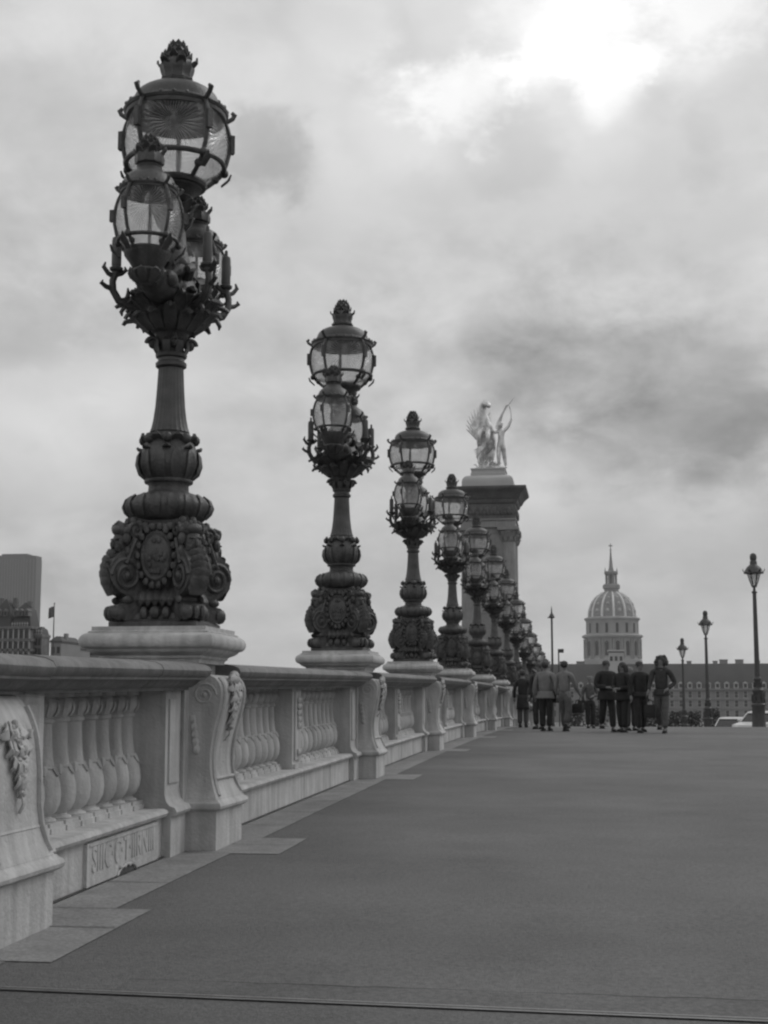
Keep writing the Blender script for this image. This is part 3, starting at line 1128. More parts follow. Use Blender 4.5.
    for i in range(8):
        a = i * pi / 4 + .3
        cr.leaf(a, [(.08, 2.96), (.11, 3.0), (.13, 3.05), (.15, 3.06)], [.02, .03, .025, .005], th=.008)
        cr.leaf(a, [(.085, 3.08), (.12, 3.12), (.15, 3.16), (.18, 3.17)], [.02, .035, .03, .005], th=.008)
        cr.ball((.11 * cos(a), .11 * sin(a), 3.13), .03, 6)
    cr.build('acanthus_crown', M['bronze'], root)
    # --- candle arms
    for ax, ay in ((-.35, -.27), (.33, -.27), (.33, .29), (-.35, .29)):
        n_ = sqrt(ax * ax + ay * ay)
        ux, uy = ax / n_, ay / n_
        am = MB()
        P = lambda r, z: (ux * r, uy * r, z)
        am.tube([P(.24, 2.34), P(.33, 2.33), P(.41, 2.36), P(.455, 2.43), P(.46, 2.50), P(.44, 2.56), P(.435, 2.60)], [.04, .034, .03, .028, .026, .026, .03], 8)
        am.lathe([(.03, 2.57), (.048, 2.585), (.05, 2.60), (.035, 2.61)], 12, T(ux * .435, uy * .435, 0))
        for r0, z0, dr_, dz_ in ((.455, 2.44, .09, .05), (.44, 2.53, .09, .09), (.37, 2.35, -.03, .10), (.44, 2.55, -.08, .06), (.34, 2.33, .05, -.07), (.40, 2.36, -.06, .06)):
            am.tube([P(r0, z0), P(r0 + dr_ * .6, z0 + dz_ * .25), P(r0 + dr_, z0 + dz_ * .75), P(r0 + dr_ * .85, z0 + dz_ * 1.15)], [.022, .018, .016, .006], 6)
        ao = am.build('candle_arm', M['bronze'], root)
        cd = MB()
        cd.lathe([(.032, 2.605), (.036, 2.62), (.036, 2.80), (.032, 2.825), (.014, 2.835), (.012, 2.875), (0, 2.885)], 12, T(ux * .435, uy * .435, 0))
        cd.build('candle', M['candle'], ao)
    # --- lanterns
    main_prof = [(.21, 3.305), (.26, 3.345), (.305, 3.385), (.338, 3.42), (.36, 3.455), (.39, 3.53), (.41, 3.61), (.418, 3.69), (.41, 3.76), (.396, 3.81), (.378, 3.85), (.366, 3.87)]
    lantern(root, 0, 0, main_prof, 3.455, .36,
            [(.372, 3.82), (.378, 3.85), (.37, 3.885), (.345, 3.90), (.328, 3.91), (.322, 3.94), (.315, 3.97), (.298, 4.0), (.272, 4.022), (.24, 4.042), (.20, 4.058), (.15, 4.068), (.132, 4.07), (.132, 4.085), (.10, 4.09)],
            [(.10, 4.085), (.128, 4.10), (.132, 4.12), (.112, 4.135), (.108, 4.16), (.118, 4.19), (.124, 4.22), (.122, 4.25), (.108, 4.275), (.09, 4.285), (.084, 4.305), (.088, 4.33), (.078, 4.365), (.055, 4.40), (.03, 4.425), (0.0, 4.44)],
            [(.10, 3.18), (.13, 3.20), (.155, 3.24), (.20, 3.27), (.21, 3.305), (.18, 3.315)], .018, .085, 5, pi / 2 + .24)
    for sy in (-1, 1):
        z0 = 2.87
        pr_ = [(.145, z0 - .28), (.172, z0 - .25), (.20, z0 - .205), (.225, z0 - .14), (.243, z0 - .06), (.245, z0 + .0), (.237, z0 + .06), (.22, z0 + .115), (.20, z0 + .155), (.19, z0 + .17)]
        lantern(root, 0, sy * .61, pr_, z0 - .205, .20,
                [(.195, z0 + .14), (.20, z0 + .165), (.195, z0 + .195), (.185, z0 + .21), (.175, z0 + .24), (.15, z0 + .27), (.11, z0 + .295), (.085, z0 + .325), (.09, z0 + .34), (.078, z0 + .35)],
                [(.078, z0 + .345), (.098, z0 + .36), (.10, z0 + .40), (.092, z0 + .43), (.06, z0 + .445), (.062, z0 + .47), (.066, z0 + .50), (.052, z0 + .53), (.03, z0 + .56), (0, z0 + .575)],
                [(.08, z0 - .42), (.10, z0 - .40), (.13, z0 - .35), (.16, z0 - .31), (.165, z0 - .28), (.135, z0 - .27)], .0125, .05, 5, pi / 2 + .27)
    return root


lamp = candelabrum()
GRP = 'bronze candelabra lamps in a row on the balustrade'
for k in range(15):
    o = lamp if k == 0 else copy_tree(lamp)
    y = LY1 + k * S
    o.location = (-LX, y, G(y) + 1.5075)
    if k == 0:
        lab = 'largest and nearest dark bronze candelabra lamp with three glass lanterns, first in the balustrade row'
    else:
        lab = 'dark bronze candelabra lamp with glass lanterns, %s from the camera in the balustrade row' % ORD[k]
    if k == 14:
        lab = 'farthest and smallest bronze candelabra lamp at the far end of the balustrade row'
    tag(o, lab, 'lamp post', GRP)

# ------------------------------------------------------------------ stone pylon with gilded group
PY = 120.0
u = PY / F * 1.0025
pc = at(488.5, 600, PY)
pz = lambda y: at(488, y, PY).z
root = empty('stone_pylon', (pc.x, PY + 2.4, G(PY) - .1))
base = root.location.copy()


def L3(y):
    return pz(y) - base.z


sh = MB()
hw = 2.42
frustum(sh, [(3.3, -.3), (3.3, 1.2), (3.0, 1.5), (2.9, 1.7), (2.9, 2.8), (2.7, 3.0), (2.5, 3.2)])
sh.build('base', M['pylon'], root)
sh = MB()
hb = 2.05
sh.box(-hb, hb, -hb, hb, 3.2, L3(526))
for q in range(-1, 2):
    sh.box(-.9, .9, -hb - .06, -hb, L3(560 + 40 * q) - 1.1, L3(560 + 40 * q) + 1.1)
sh.build('shaft', M['pylon'], root)
for sx in (-1, 1):
    for sy in (-1, 1):
        c = MB()
        zt_ = L3(530)
        m_ = T(sx * 1.75, sy * 1.75, 0)
        c.lathe([(.80, 3.2), (.80, 3.4), (.68, 3.5), (.72, 3.6), (.66, 3.75), (.64, 5), (.61, zt_ - 1.1), (.60, zt_ - 1.0)], 28, m_)
        co = c.build('corner_column', M['pylon'], root)
        c = MB()
        c.lathe([(.60, zt_ - 1.0), (.68, zt_ - .95), (.62, zt_ - .9), (.66, zt_ - .6), (.80, zt_ - .2), (.86, zt_ - .05)], 20, m_)
        for i in range(10):
            a = i * 2 * pi / 10
            c.leaf(a, [(.62, zt_ - .95), (.72, zt_ - .7), (.78, zt_ - .5), (.92, zt_ - .48)], [.12, .17, .15, .03], th=.04, mtx=m_)
            c.leaf(a + .3, [(.68, zt_ - .6), (.80, zt_ - .3), (.90, zt_ - .15), (1.0, zt_ - .16)], [.12, .15, .12, .03], th=.04, mtx=m_)
        frustum(c, [(.86, zt_ - .06), (.92, zt_ + .0), (.92, zt_ + .25)], sx * 1.75, sy * 1.75)
        c.build('capital', M['pylon'], co)
en = MB()
frustum(en, [(2.36, L3(526) - .1), (2.36, L3(521)), (2.45, L3(520)), (2.45, L3(519)), (2.38, L3(518.5))])
en.build('architrave', M['pylon'], root)
en = MB()
frustum(en, [(2.38, L3(518.5)), (2.38, L3(504)), (2.5, L3(503))])
for s4 in range(4):
    for q in range(-3, 4):
        en.ball((2.42, q * .6, L3(511)), (.12, .25, .38), 8, RZ(s4 * pi / 2))
        en.ball((2.42, q * .6 + .3, L3(513)), (.1, .14, .2), 6, RZ(s4 * pi / 2))
en.build('frieze', M['pylon_dark'], root)
en = MB()
frustum(en, [(2.5, L3(503)), (2.58, L3(501.5)), (2.62, L3(499.5)), (2.75, L3(498.5)), (2.9, L3(495)), (3.1, L3(492)), (3.3, L3(490)), (3.36, L3(489)), (3.36, L3(487.2)), (3.0, L3(486.6))])
en.build('cornice', M['pylon_dark'], root)
en = MB()
frustum(en, [(2.24, L3(486.9)), (2.24, L3(481)), (2.18, L3(478)), (2.02, L3(475.5)), (1.78, L3(474.2)), (1.5, L3(473.8))])
frustum(en, [(1.52, L3(473.9)), (1.52, L3(471)), (1.46, L3(470.5)), (1.46, L3(468)), (1.52, L3(467.5)), (1.52, L3(466.2))])
en.build('attic_block', M['farlight'], root)
tag(root, 'tall stone pylon with corner columns and dark cornice carrying gilded winged horse', 'pylon')
MXS = L3(466.2) + base.z

# gilded group: rearing winged horse held by a standing figure with a raised arm
st = empty('gilded_statue', (pc.x, PY + 2.4, MXS))
k_ = 6.05 / 6.0
hv = [(-.25, .55, 2.1, .62, .62), (-.3, .0, 2.7, .70, .66), (-.38, -.45, 3.35, .68, .60), (-.50, -.75, 4.0, .48, .46), (-.55, -.85, 4.6, .38, .40), (-.48, -.95, 5.15, .30, .34),
      (-.28, -1.2, 5.35, .27, .28), (.02, -1.45, 5.12, .20, .20), (.2, -1.55, 4.92, .17, .17),        # neck, head, muzzle 0-8
      (-.45, -.9, 3.2, .30), (-.75, -1.5, 3.05, .22), (-.8, -1.55, 2.45, .14), (-.78, -1.35, 2.15, .12),      # front leg 9-12
      (-.1, -.9, 3.0, .30), (-.05, -1.55, 2.6, .22), (-.08, -1.4, 2.0, .14), (-.08, -1.15, 1.75, .12),        # front leg 13-16
      (-.62, .75, 1.7, .42), (-.72, .35, 1.15, .26), (-.74, .75, .65, .16), (-.74, .65, .1, .15),             # hind 17-20
      (.12, .75, 1.7, .42), (.12, .3, 1.15, .26), (.12, .72, .65, .16), (.12, .6, .1, .15),                   # hind 21-24
      (-.25, 1.05, 2.0, .2), (-.3, 1.45, 1.7, .24), (-.4, 1.6, 1.0, .2), (-.45, 1.7, .4, .08)]                # tail 25-28
he = [(0, 1), (1, 2), (2, 3), (3, 4), (4, 5), (5, 6), (6, 7), (7, 8), (2, 9), (9, 10), (10, 11), (11, 12), (2, 13), (13, 14), (14, 15), (15, 16),
      (0, 17), (17, 18), (18, 19), (19, 20), (0, 21), (21, 22), (22, 23), (23, 24), (0, 25), (25, 26), (26, 27), (27, 28)]
hv = [tuple(v[:3]) + tuple(q * 1.2 for q in v[3:]) for v in hv]
horse = skin_mesh('horse', hv, he, M['gold'], st, 1)
ex = MB()
for sx in (-1, 1):
    ex.leaf(0, [(0, 0), (.05, .18), (.08, .36)], [.05, .08, .01], th=.03, mtx=T(-.36 + sx * .12, -.95, 5.3))
for i in range(9):
    ex.leaf(pi * .8, [(0, 0), (.16, .02), (.3, -.12)], [.1, .14, .03], th=.04, mtx=T(-.66 + .01 * i, -.55 - .03 * i, 3.7 + .19 * i))
for i in range(10):                          # rock and plants under the group
    a = i * .63
    ex.ball((1.0 * cos(a), 1.0 * sin(a), .12), (.45, .45, .25 + .1 * sin(i * 2)), 8)
ex.ball((0, 0, .05), (1.4, 1.4, .22), 14)
rk = random.Random(4)
for i in range(26):
    a = rk.uniform(0, 2 * pi)
    ex.leaf(a, [(0, 0), (.18, .3), (.36, .52), (.55, .5)], [.06, .13, .1, .02], th=.03, mtx=T(rk.uniform(-1.1, .9), rk.uniform(-1.2, .6), .1))
ex.build('rock_base', M['gold'], st)
for sx in (-1, 1):
    wg = MB()
    for i in range(9):
        t = i / 8
        ang = radians(100 - 62 * t)
        ln = (2.9 - 1.0 * t * t) * (1 if sx < 0 else .8)
        dx, dz = cos(ang) * (-.85 if sx < 0 else -.25), sin(ang)
        pth = [(q * ln, 0) for q in (0, .3, .6, .85, 1)]
        pts = [(-.45 + sx * .42 + dx * q * ln, .1 + .45 * q * ln * .5 + .04 * i, 2.6 + dz * q * ln - (.18 * t) + .10 * sin(q * 3)) for q in (0, .25, .5, .75, 1)]
        wg.tube(pts, [.10, .15, .13, .10, .02], 6)
    wg.build('wing', M['gold'], st)
fv = [(.78, -.5, 2.1, .30, .24), (.80, -.5, 2.55, .26, .2), (.82, -.52, 3.0, .33, .24), (.80, -.55, 3.3, .12), (.78, -.62, 3.6, .19), (.78, -.62, 3.78, .14),
      (.55, -.5, 3.15, .15), (.30, -.75, 2.95, .12), (.05, -.95, 3.15, .10),
      (1.08, -.5, 3.15, .15), (1.45, -.5, 3.45, .12), (1.72, -.55, 4.0, .10), (1.74, -.55, 4.2, .1),
      (.62, -.5, 1.75, .24), (.58, -.62, 1.0, .17), (.60, -.5, .2, .11), (.60, -.75, .15, .09),
      (.98, -.5, 1.75, .24), (1.08, -.4, 1.0, .17), (1.2, -.2, .25, .11), (1.2, -.45, .15, .09)]
fe = [(0, 1), (1, 2), (2, 3), (3, 4), (4, 5), (2, 6), (6, 7), (7, 8), (2, 9), (9, 10), (10, 11), (11, 12), (0, 13), (13, 14), (14, 15), (15, 16), (0, 17), (17, 18), (18, 19), (19, 20)]
fv = [(v[0] + .26,) + tuple(v[1:3]) + tuple(q * 1.12 for q in v[3:]) for v in fv]
fig = skin_mesh('standing_figure', fv, fe, M['gold'], st, 1)
hd = MB()
hd.ball((1.06, -.58, 3.72), (.2, .2, .17), 10)
hd.build('hair', M['gold'], fig)
tp = MB()
tp.tube([(2.0, -.6, 4.15), (1.96, -.6, 4.7), (1.81, -.6, 5.25), (1.6, -.6, 5.2), (1.4, -.6, 4.9)], [.05, .05, .06, .12, .09], 8)
tp.tube([(1.75, -.6, 5.2), (2.25, -.6, 5.85)], [.05, .02], 8)
tp.tube([(1.62, -.6, 5.2), (1.2, -.6, 4.5), (.92, -.55, 3.9), (.75, -.5, 3.3)], [.07, .10, .18, .24], 8)
tp.build('trumpet', M['gold'], fig)
dpe = MB()
for i in range(7):
    dpe.tube([(.3 - .12 * i, -.9, 2.25 - .02 * i), (-.2 - .1 * i, -1.0, 1.9 - .09 * i), (-.85 - .03 * i, -.9, 1.75 - .12 * i), (-1.35 + .08 * i, -.8, 1.55 - .17 * i)], [.1, .13, .1, .02], 6)
dpe.build('drapery', M['gold'], fig)
st.scale = (1.0, .95, 1.1)
st.location.x += .05
tag(st, 'gilded winged horse led by a figure with raised arm on top of the pylon', 'statue')

# ------------------------------------------------------------------ domed church far behind
DY = 900.0
du = DY / F * 1.01
dc = at(612.5, 640, DY)
root = empty('domed_church', (dc.x, DY, -8))
dz_ = lambda y: at(612.5, y, DY).z + 8


def lat(prof, n=32, **k):
    mb = MB()
    mb.lathe([(r * du, dz_(y)) for r, y in prof], n, **k)
    return mb


b = MB()
b.box(-31, 31, -31, 31, 0, dz_(665))
b.build('lower_church', M['farstone'], root)
lat([(28, 668), (28, 660), (27, 659), (26.4, 658), (26.4, 640), (27, 639), (29.3, 637.5), (29.5, 636), (27.5, 634.8)], 40).build('drum', M['farstone'], root)
at_ = lat([(25.3, 636), (25.3, 622), (25.8, 621), (27, 619.8), (27, 618.6), (24.5, 617.5)], 40).build('attic_drum', M['farstone'], root)
DP = [(22.3, 618.5), (22.3, 615), (21.8, 610.5), (20.6, 606), (18.6, 601.8), (16, 598.2), (12.8, 595.2), (9.5, 593.2), (7.6, 592.2)]
dm = lat(DP, 48).build('dome', M['lead'], root)
for i in range(24):
    a = 2 * pi * i / 24 + .06
    if i % 2 == 0:
        mb = MB()
        mb.tube([((r + .1) * du * cos(a), (r + .1) * du * sin(a), dz_(y)) for r, y in DP], [.85, .85, .8, .75, .7, .6, .55, .5, .4], 6)
        mb.build('dome_rib', M['leafgold'], dm)
    else:
        mb = MB()
        for r, y, s_ in ((21.6, 611.5, 1.1), (19.8, 604.6, .9), (16.1, 598.5, .7)):
            mb.ball((r * du * cos(a), r * du * sin(a), dz_(y)), (s_ * 1.1, s_ * 1.1, s_ * 1.25), 8)
        mb.build('dome_trophy', M['farlight'], dm)
for i in range(16):
    a = 2 * pi * i / 16 + pi / 16 - .03
    m_ = RZ(a)
    mb = MB()
    mb.box(25.0 * du, 25.5 * du, -1.25 * du, 1.25 * du, dz_(633.5), dz_(624), m_)
    mb.build('window', M['window'], at_)
    mb = MB()
    mb.box(25.9 * du, 26.9 * du, -1.6 * du, 1.6 * du, dz_(656), dz_(644), m_)
    mb.tube([(26.3 * du, -1.6 * du, dz_(644)), (26.3 * du, 0, dz_(642)), (26.3 * du, 1.6 * du, dz_(644))], .5, 6, m_)
    mb.build('window', M['window'], root)
    m2 = RZ(a + pi / 16)
    for q in (-1.3, 1.3):
        mb = MB()
        mb.lathe([(.9 * du, dz_(659)), (.75 * du, dz_(657)), (.7 * du, dz_(641)), (.95 * du, dz_(639.5))], 10, m2 @ T(27.3 * du, q * du, 0))
        mb.build('column', M['farstone'], root)
lt = lat([(8.5, 594.5), (8.5, 592.5), (7.0, 592), (7.0, 589.5), (8.4, 588.5), (8.4, 585.3), (7.4, 584.8), (7.4, 584.2), (6, 584)], 24)
lt.build('lantern_gallery', M['lead'], root)
lt = MB()
for i in range(8):
    a = 2 * pi * i / 8 + .3
    lt.tube([(5 * du * cos(a), 5 * du * sin(a), dz_(585.5)), (5 * du * cos(a), 5 * du * sin(a), dz_(574))], .62, 8)
lt.lathe([(2.2 * du, dz_(585.5)), (2.2 * du, dz_(574))], 12)
lt.lathe([(5.8 * du, dz_(575)), (6.6 * du, dz_(574)), (6.6 * du, dz_(572)), (5 * du, dz_(571.2))], 20)
for i in range(4):
    a = i * pi / 2 + .3
    lt.lathe([(.7 * du, dz_(572)), (.5 * du, dz_(570)), (.05, dz_(567.5))], 8, T(6 * du * cos(a), 6 * du * sin(a), 0))
lt.build('lantern', M['lead'], root)
lt = lat([(3.0, 571.5), (2.6, 570), (1.9, 567), (1.5, 562), (.95, 556), (.55, 550.5), (1.0, 549.8), (.6, 549)], 12)
lt.box(-.25, .25, -.25, .25, dz_(549.2), dz_(543.5))
lt.box(-1.3, 1.3, -.25, .25, dz_(546.2), dz_(545.3))
lt.build('spire', M['lead'], root)
tag(root, 'great domed church with ribbed dome, columned drum and thin spire in the distance', 'church')

# ------------------------------------------------------------------ long palace in front of it
QY = 600.0
root = empty('long_palace', (at(617, 690, QY).x, QY, -8))
qx = root.location.x
pz_ = lambda y: at(617, y, QY).z + 8
px_ = lambda x: at(x, 690, QY).x - qx
eav = pz_(689.5)
rid = pz_(663.6)
w = MB()
w.box(-92, 92, 0, 14, 0, eav)
for y, d in ((699, .4), (708.5, .35)):
    w.box(-92.2, 92.2, -d, .0, pz_(y) - .35, pz_(y) + .3)
w.box(-92.8, 92.8, -.8, 14.8, eav - .3, eav + .35)
w.build('wall', M['farwall'], root)
r = MB()
r.prism([(-.5, eav + .35), (14.5, eav + .35), (9.6, rid - .3), (9.0, rid), (5.0, rid), (4.4, rid - .3)], -92.5, 92.5, Matrix.Rotation(-pi / 2, 4, 'Z') @ Matrix.Scale(-1, 4, (1, 0, 0)) if False else Matrix(((0, 1, 0, 0), (1, 0, 0, 0), (0, 0, 1, 0), (0, 0, 0, 1))))
rf = r.build('roof', M['slate'], root)
for x in (548, 562, 579, 583, 668, 691, 717.5, 726, 742, 760.5, 775):
    c = MB()
    hwc = .9 if x not in (726, 742) else 1.6
    c.box(px_(x) - hwc, px_(x) + hwc, 6, 8, rid - 1.2, rid + (1.1 if hwc < 1 else 1.6))
    c.box(px_(x) - hwc - .15, px_(x) + hwc + .15, 5.85, 8.15, rid + (.9 if hwc < 1 else 1.4), rid + (1.2 if hwc < 1 else 1.75))
    c.build('chimney', M['farwall'], rf)
wm = MB()
wm.box(-.62, .62, -.05, .15, -1.25, 1.25)
wmo = wm.build('window', M['window'], root)
fm = MB()
for a_, b_, c_, d_ in ((-.85, -.62, -1.4, 1.4), (.62, .85, -1.4, 1.4), (-.85, .85, 1.25, 1.5), (-1.0, 1.0, -1.55, -1.3), (-.62, .62, -.06, .06)):
    fm.box(a_, b_, -.14, .05, c_, d_)
fmo = fm.build('window_frame', M['farstone'], wmo)
dmm = MB()
dmm.box(-1.0, 1.0, -.2, 3.0, -1.1, .9)
dmm.prism([(-1.25, .9), (1.25, .9), (0, 1.7)], -.4, 3.0)
dmo = dmm.build('dormer', M['farlight'], root)
dwn = MB()
dwn.box(-.6, .6, -.25, -.15, -.8, .7)
dwo = dwn.build('dormer_window', M['window'], dmo)
bays = [-90 + 3.75 * i for i in range(49)]
vis = [x for x in bays if px_(556) < x < px_(790)]
rest = [x for x in bays if x not in vis]
first = True
far_w, far_d = MB(), MB()
for x in bays:
    for iy, y in enumerate((694.5, 703.5, 713.5)):
        z = pz_(y)
        if x in vis:
            if first:
                wmo.location = (x, 0, z)
                first = False
            else:
                c = copy_tree(wmo, root)
                c.location = (x, 0, z)
        else:
            far_w.box(x - .62, x + .62, -.05, .15, z - 1.25, z + 1.25)
    if x in vis:
        if x == vis[0]:
            dmo.location = (x, -.3, pz_(685.8))
        else:
            c = copy_tree(dmo, root)
            c.location = (x, -.3, pz_(685.8))
    else:
        far_d.box(x - 1, x + 1, -.5, 3.6, pz_(685.8) - 1.1, pz_(685.8) + .9)
tag(far_w.build('far_windows', M['window'], root), kind='stuff')
tag(far_d.build('far_dormers', M['farwall'], root), kind='stuff')
cp = MB()
x0, x1 = px_(609.5), px_(624)
cp.box(x0, x1, -2.5, 6, 0, pz_(651.5))
cp.box(x0 - .5, x1 + .5, -3.0, 6.4, pz_(651.5), pz_(650))
cp.build('portal_pavilion', M['farlight'], root)
cp = MB()
cp.box(x0 - .3, x1 + .3, -2.8, 6.2, pz_(652.6), pz_(651.7))
for q in range(3):
    xx = x0 + (x1 - x0) * (q + .5) / 3
    cp.box(xx - .55, xx + .55, -2.62, -2.4, pz_(661), pz_(656.5))
cp.build('pavilion_window', M['window'], root)
tag(root, 'very long grey palace facade with dark mansard roof, dormers and pale central pavilion', 'palace')

# ------------------------------------------------------------------ office tower, corner mansion, flagpole, quay houses
TY = 2000.0
tc = at(13.5, 600, TY)
root = empty('office_tower', (tc.x, TY, -8))
hx = 33.0
zt_ = at(17, 554.5, TY).z + 8
t = MB()
t.prism([(-hx, 0), (-hx + 6, -9), (hx - 8, -9), (hx, 0), (hx, 22), (-hx, 22)], 0, 1)
tb = MB()
pl_ = [(-hx, 0), (-hx + 12, -6), (hx - 12, -6), (hx, 2), (hx, 24), (-hx, 24)]
tb.loft([[(x, y, z) for x, y in pl_] for z in (0, zt_ - 7)])
tb.loft([[(x * .985, y, z) for x, y in pl_] for z in (zt_ - 7, zt_ - 2)])
tb.box(-hx + 12, hx - 14, 0, 20, zt_ - 2, zt_ + 1)
tb.build('tower_body', M['tower'], root, smooth=False)
fn = MB()
for i in range(15):
    x = -hx + 3 + i * (2 * hx - 6) / 14
    yy = -6.6 if abs(x) < hx - 12 else (-6.6 + (abs(x) - hx + 12) * .55)
    fn.box(x - .55, x + .55, yy, yy + 1.5, 0, zt_ - 7.5)
fn.build('cladding_fin', M['towerfin'], root, smooth=False)
tag(root, 'dark slab office tower with vertical ribs standing far off at the left edge', 'tower')

NY = 260.0
nz = lambda y: at(20, y, NY).z + 7
nxp = lambda x: at(x, 640, NY).x
root = empty('corner_mansion', (nxp(20), NY, -7))
ox = root.location.x
nx = lambda x: nxp(x) - ox
w = MB()
w.box(nx(-45), nx(30), 0, 5, 0, nz(627))
w.box(nx(30), nx(38), 2, 6, 0, nz(635))
for y, d in ((627.5, .5), (640, .35), (650, .3)):
    w.box(nx(-45) - d, nx(30) + d, -d, 5.05, nz(y) - .25, nz(y) + .25)
w.box(nx(30.5), nx(38.6), 1.8, 6.2, nz(635.5) - .25, nz(635.5) + .3)
w.build('wall', M['mansion'], root)
r = MB()


def mansard(mb, xa, xb, ya, yb, z0, z1, ins):
    rectloft(mb, [(xa, xb, ya, yb, z0), (xa + ins * .35, xb - ins * .35, ya + ins * .35, yb - ins * .35, z0 + (z1 - z0) * .7), (xa + ins, xb - ins, ya + ins, yb - ins, z1)])


mansard(r, nx(-45), nx(-6), .2, 4.9, nz(627), nz(604), 1.8)
mansard(r, nx(-6), nx(11), -.3, 5, nz(627), nz(598.5), 1.6)
mansard(r, nx(11), nx(30), .2, 4.9, nz(627), nz(602), 1.8)
mansard(r, nx(30.2), nx(38), 2.1, 5.9, nz(635), nz(626), .9)
rf = r.build('roof', M['slate'], root)
for x in (-20, -8, -1, 5, 15, 20, 26):
    d = MB()
    d.box(nx(x) - .42, nx(x) + .42, -.3, 1.5, nz(616), nz(611))
    d.prism([(nx(x) - .55, nz(611)), (nx(x) + .55, nz(611)), (nx(x), nz(608.5))], -.4, 1.5)
    do = d.build('dormer', M['mansion'], rf)
    d = MB()
    d.box(nx(x) - .25, nx(x) + .25, -.35, -.25, nz(615.4), nz(611.6))
    d.build('dormer_window', M['window'], do)
for x in (-5, 9.5, 24):
    c = MB()
    c.box(nx(x) - .4, nx(x) + .4, 2, 3, nz(606), nz(597 if x < 20 else 600.5))
    c.build('chimney', M['mansion'], rf)
for x in [-42 + 5.3 * i for i in range(16)]:
    for ya, yb in ((638, 630.5), (649, 642.5), (660, 653)):
        if x > 28:
            continue
        d = MB()
        d.box(nx(x) - .38, nx(x) + .38, -.06, .1, nz(ya), nz(yb))
        d.build('window', M['window'], root)
    if x < 27:
        d = MB()
        d.box(nx(x + 2.65) - .14, nx(x + 2.65) + .14, -.3, 0, nz(660), nz(628.2))
        d.build('pilaster', M['farstone'], root)
for x in (32, 35.5):
    for ya, yb in ((645, 638), (656, 648)):
        d = MB()
        d.box(nx(x) - .28, nx(x) + .28, 1.94, 2.1, nz(ya), nz(yb))
        d.build('window', M['window'], root)
for i in range(11):
    d = MB()
    q = nx(12 + i * 2.5)
    yy = 628 if i < 7 else 635
    d.lathe([(.16, nz(yy)), (.2, nz(yy) + .3), (.1, nz(yy) + .5), (.2, nz(yy) + .8), (.02, nz(yy) + 1.2)], 8, T(q, -.1 if i < 7 else 2.0, 0))
    d.build('parapet_urn', M['farstone'], root)
tag(root, 'ornate old stone mansion with dark mansard roofs and dormers below the tower', 'building')

hs = [(50.5, 61, 636, 250, 'boxy old house with flat parapet beside the flagpole'), (61, 72, 643, 262, 'low grey house behind, in the middle of the three quay houses'), (72, 100, 649, 275, 'long low house with gabled roof nearest the first lamp')]
for xa, xb, yt, D, lab in hs:
    xA, xB = at(xa, 650, D).x, at(xb, 650, D).x
    zt2 = at(60, yt, D).z
    root = empty('quay_house', ((xA + xB) / 2, D, -7))
    h = zt2 + 7
    hwid = (xB - xA) / 2
    w = MB()
    w.box(-hwid, hwid, 0, 10, 0, h - 1.2)
    w.build('wall', M['farwall'], root)
    rfm = MB()
    rectloft(rfm, [(-hwid - .15, hwid + .15, -.15, 10, h - 1.2), (-hwid - .15, hwid + .15, -.15, 10, h - .9), (-hwid + .6, hwid - .6, 1, 9, h)])
    rfo = rfm.build('roof', M['slate'], root)
    cm = MB()
    cm.box(hwid * .3, hwid * .3 + .6, 3, 4, h - .6, h + .6)
    cm.build('chimney', M['farwall'], rfo)
    n = max(2, int(hwid * 2 / 1.3))
    for i in range(n):
        for z in (h - 2.6, h - 5.0):
            d = MB()
            q = -hwid + (i + .5) * 2 * hwid / n
            d.box(q - .28, q + .28, -.05, .1, z - .6, z + .6)
            d.build('window', M['window'], root)
    tag(root, lab, 'house', 'low houses along the far quay')

fy = 249.0
fb = at(53.3, 640, fy)
ft_ = at(53.3, 602.5, fy)
root = empty('flagpole', (fb.x, fy, -7))
p = MB()
p.lathe([(.14, 0), (.13, fb.z + 7), (.07, ft_.z + 7 - .3)], 10)
p.ball((0, 0, ft_.z + 7 - .2), .16, 8)
p.lathe([(.4, 0), (.4, .4), (.2, .5)], 12)
p.build('pole', M['iron'], root)
fl = MB()
z1 = at(53, 606, fy).z + 7
z0 = at(53, 617, fy).z + 7
vs, fs = [], []
for i in range(7):
    for j in range(5):
        xq = -.12 - .155 * i
        vs.append((xq, .18 * sin(i * 1.6 + j * .5), z1 - (z1 - z0) * j / 4 - .06 * i * (1 + .2 * sin(j))))
for i in range(6):
    for j in range(4):
        fs.append((i * 5 + j, i * 5 + j + 1, (i + 1) * 5 + j + 1, (i + 1) * 5 + j))
fl.add(vs, fs)
fo = fl.build('flag', M['flag'], root)
sd = fo.modifiers.new('thick', 'SOLIDIFY')
sd.thickness = .02
tag(root, 'thin flagpole with a drooping flag rising between the mansion and low houses', 'flagpole')

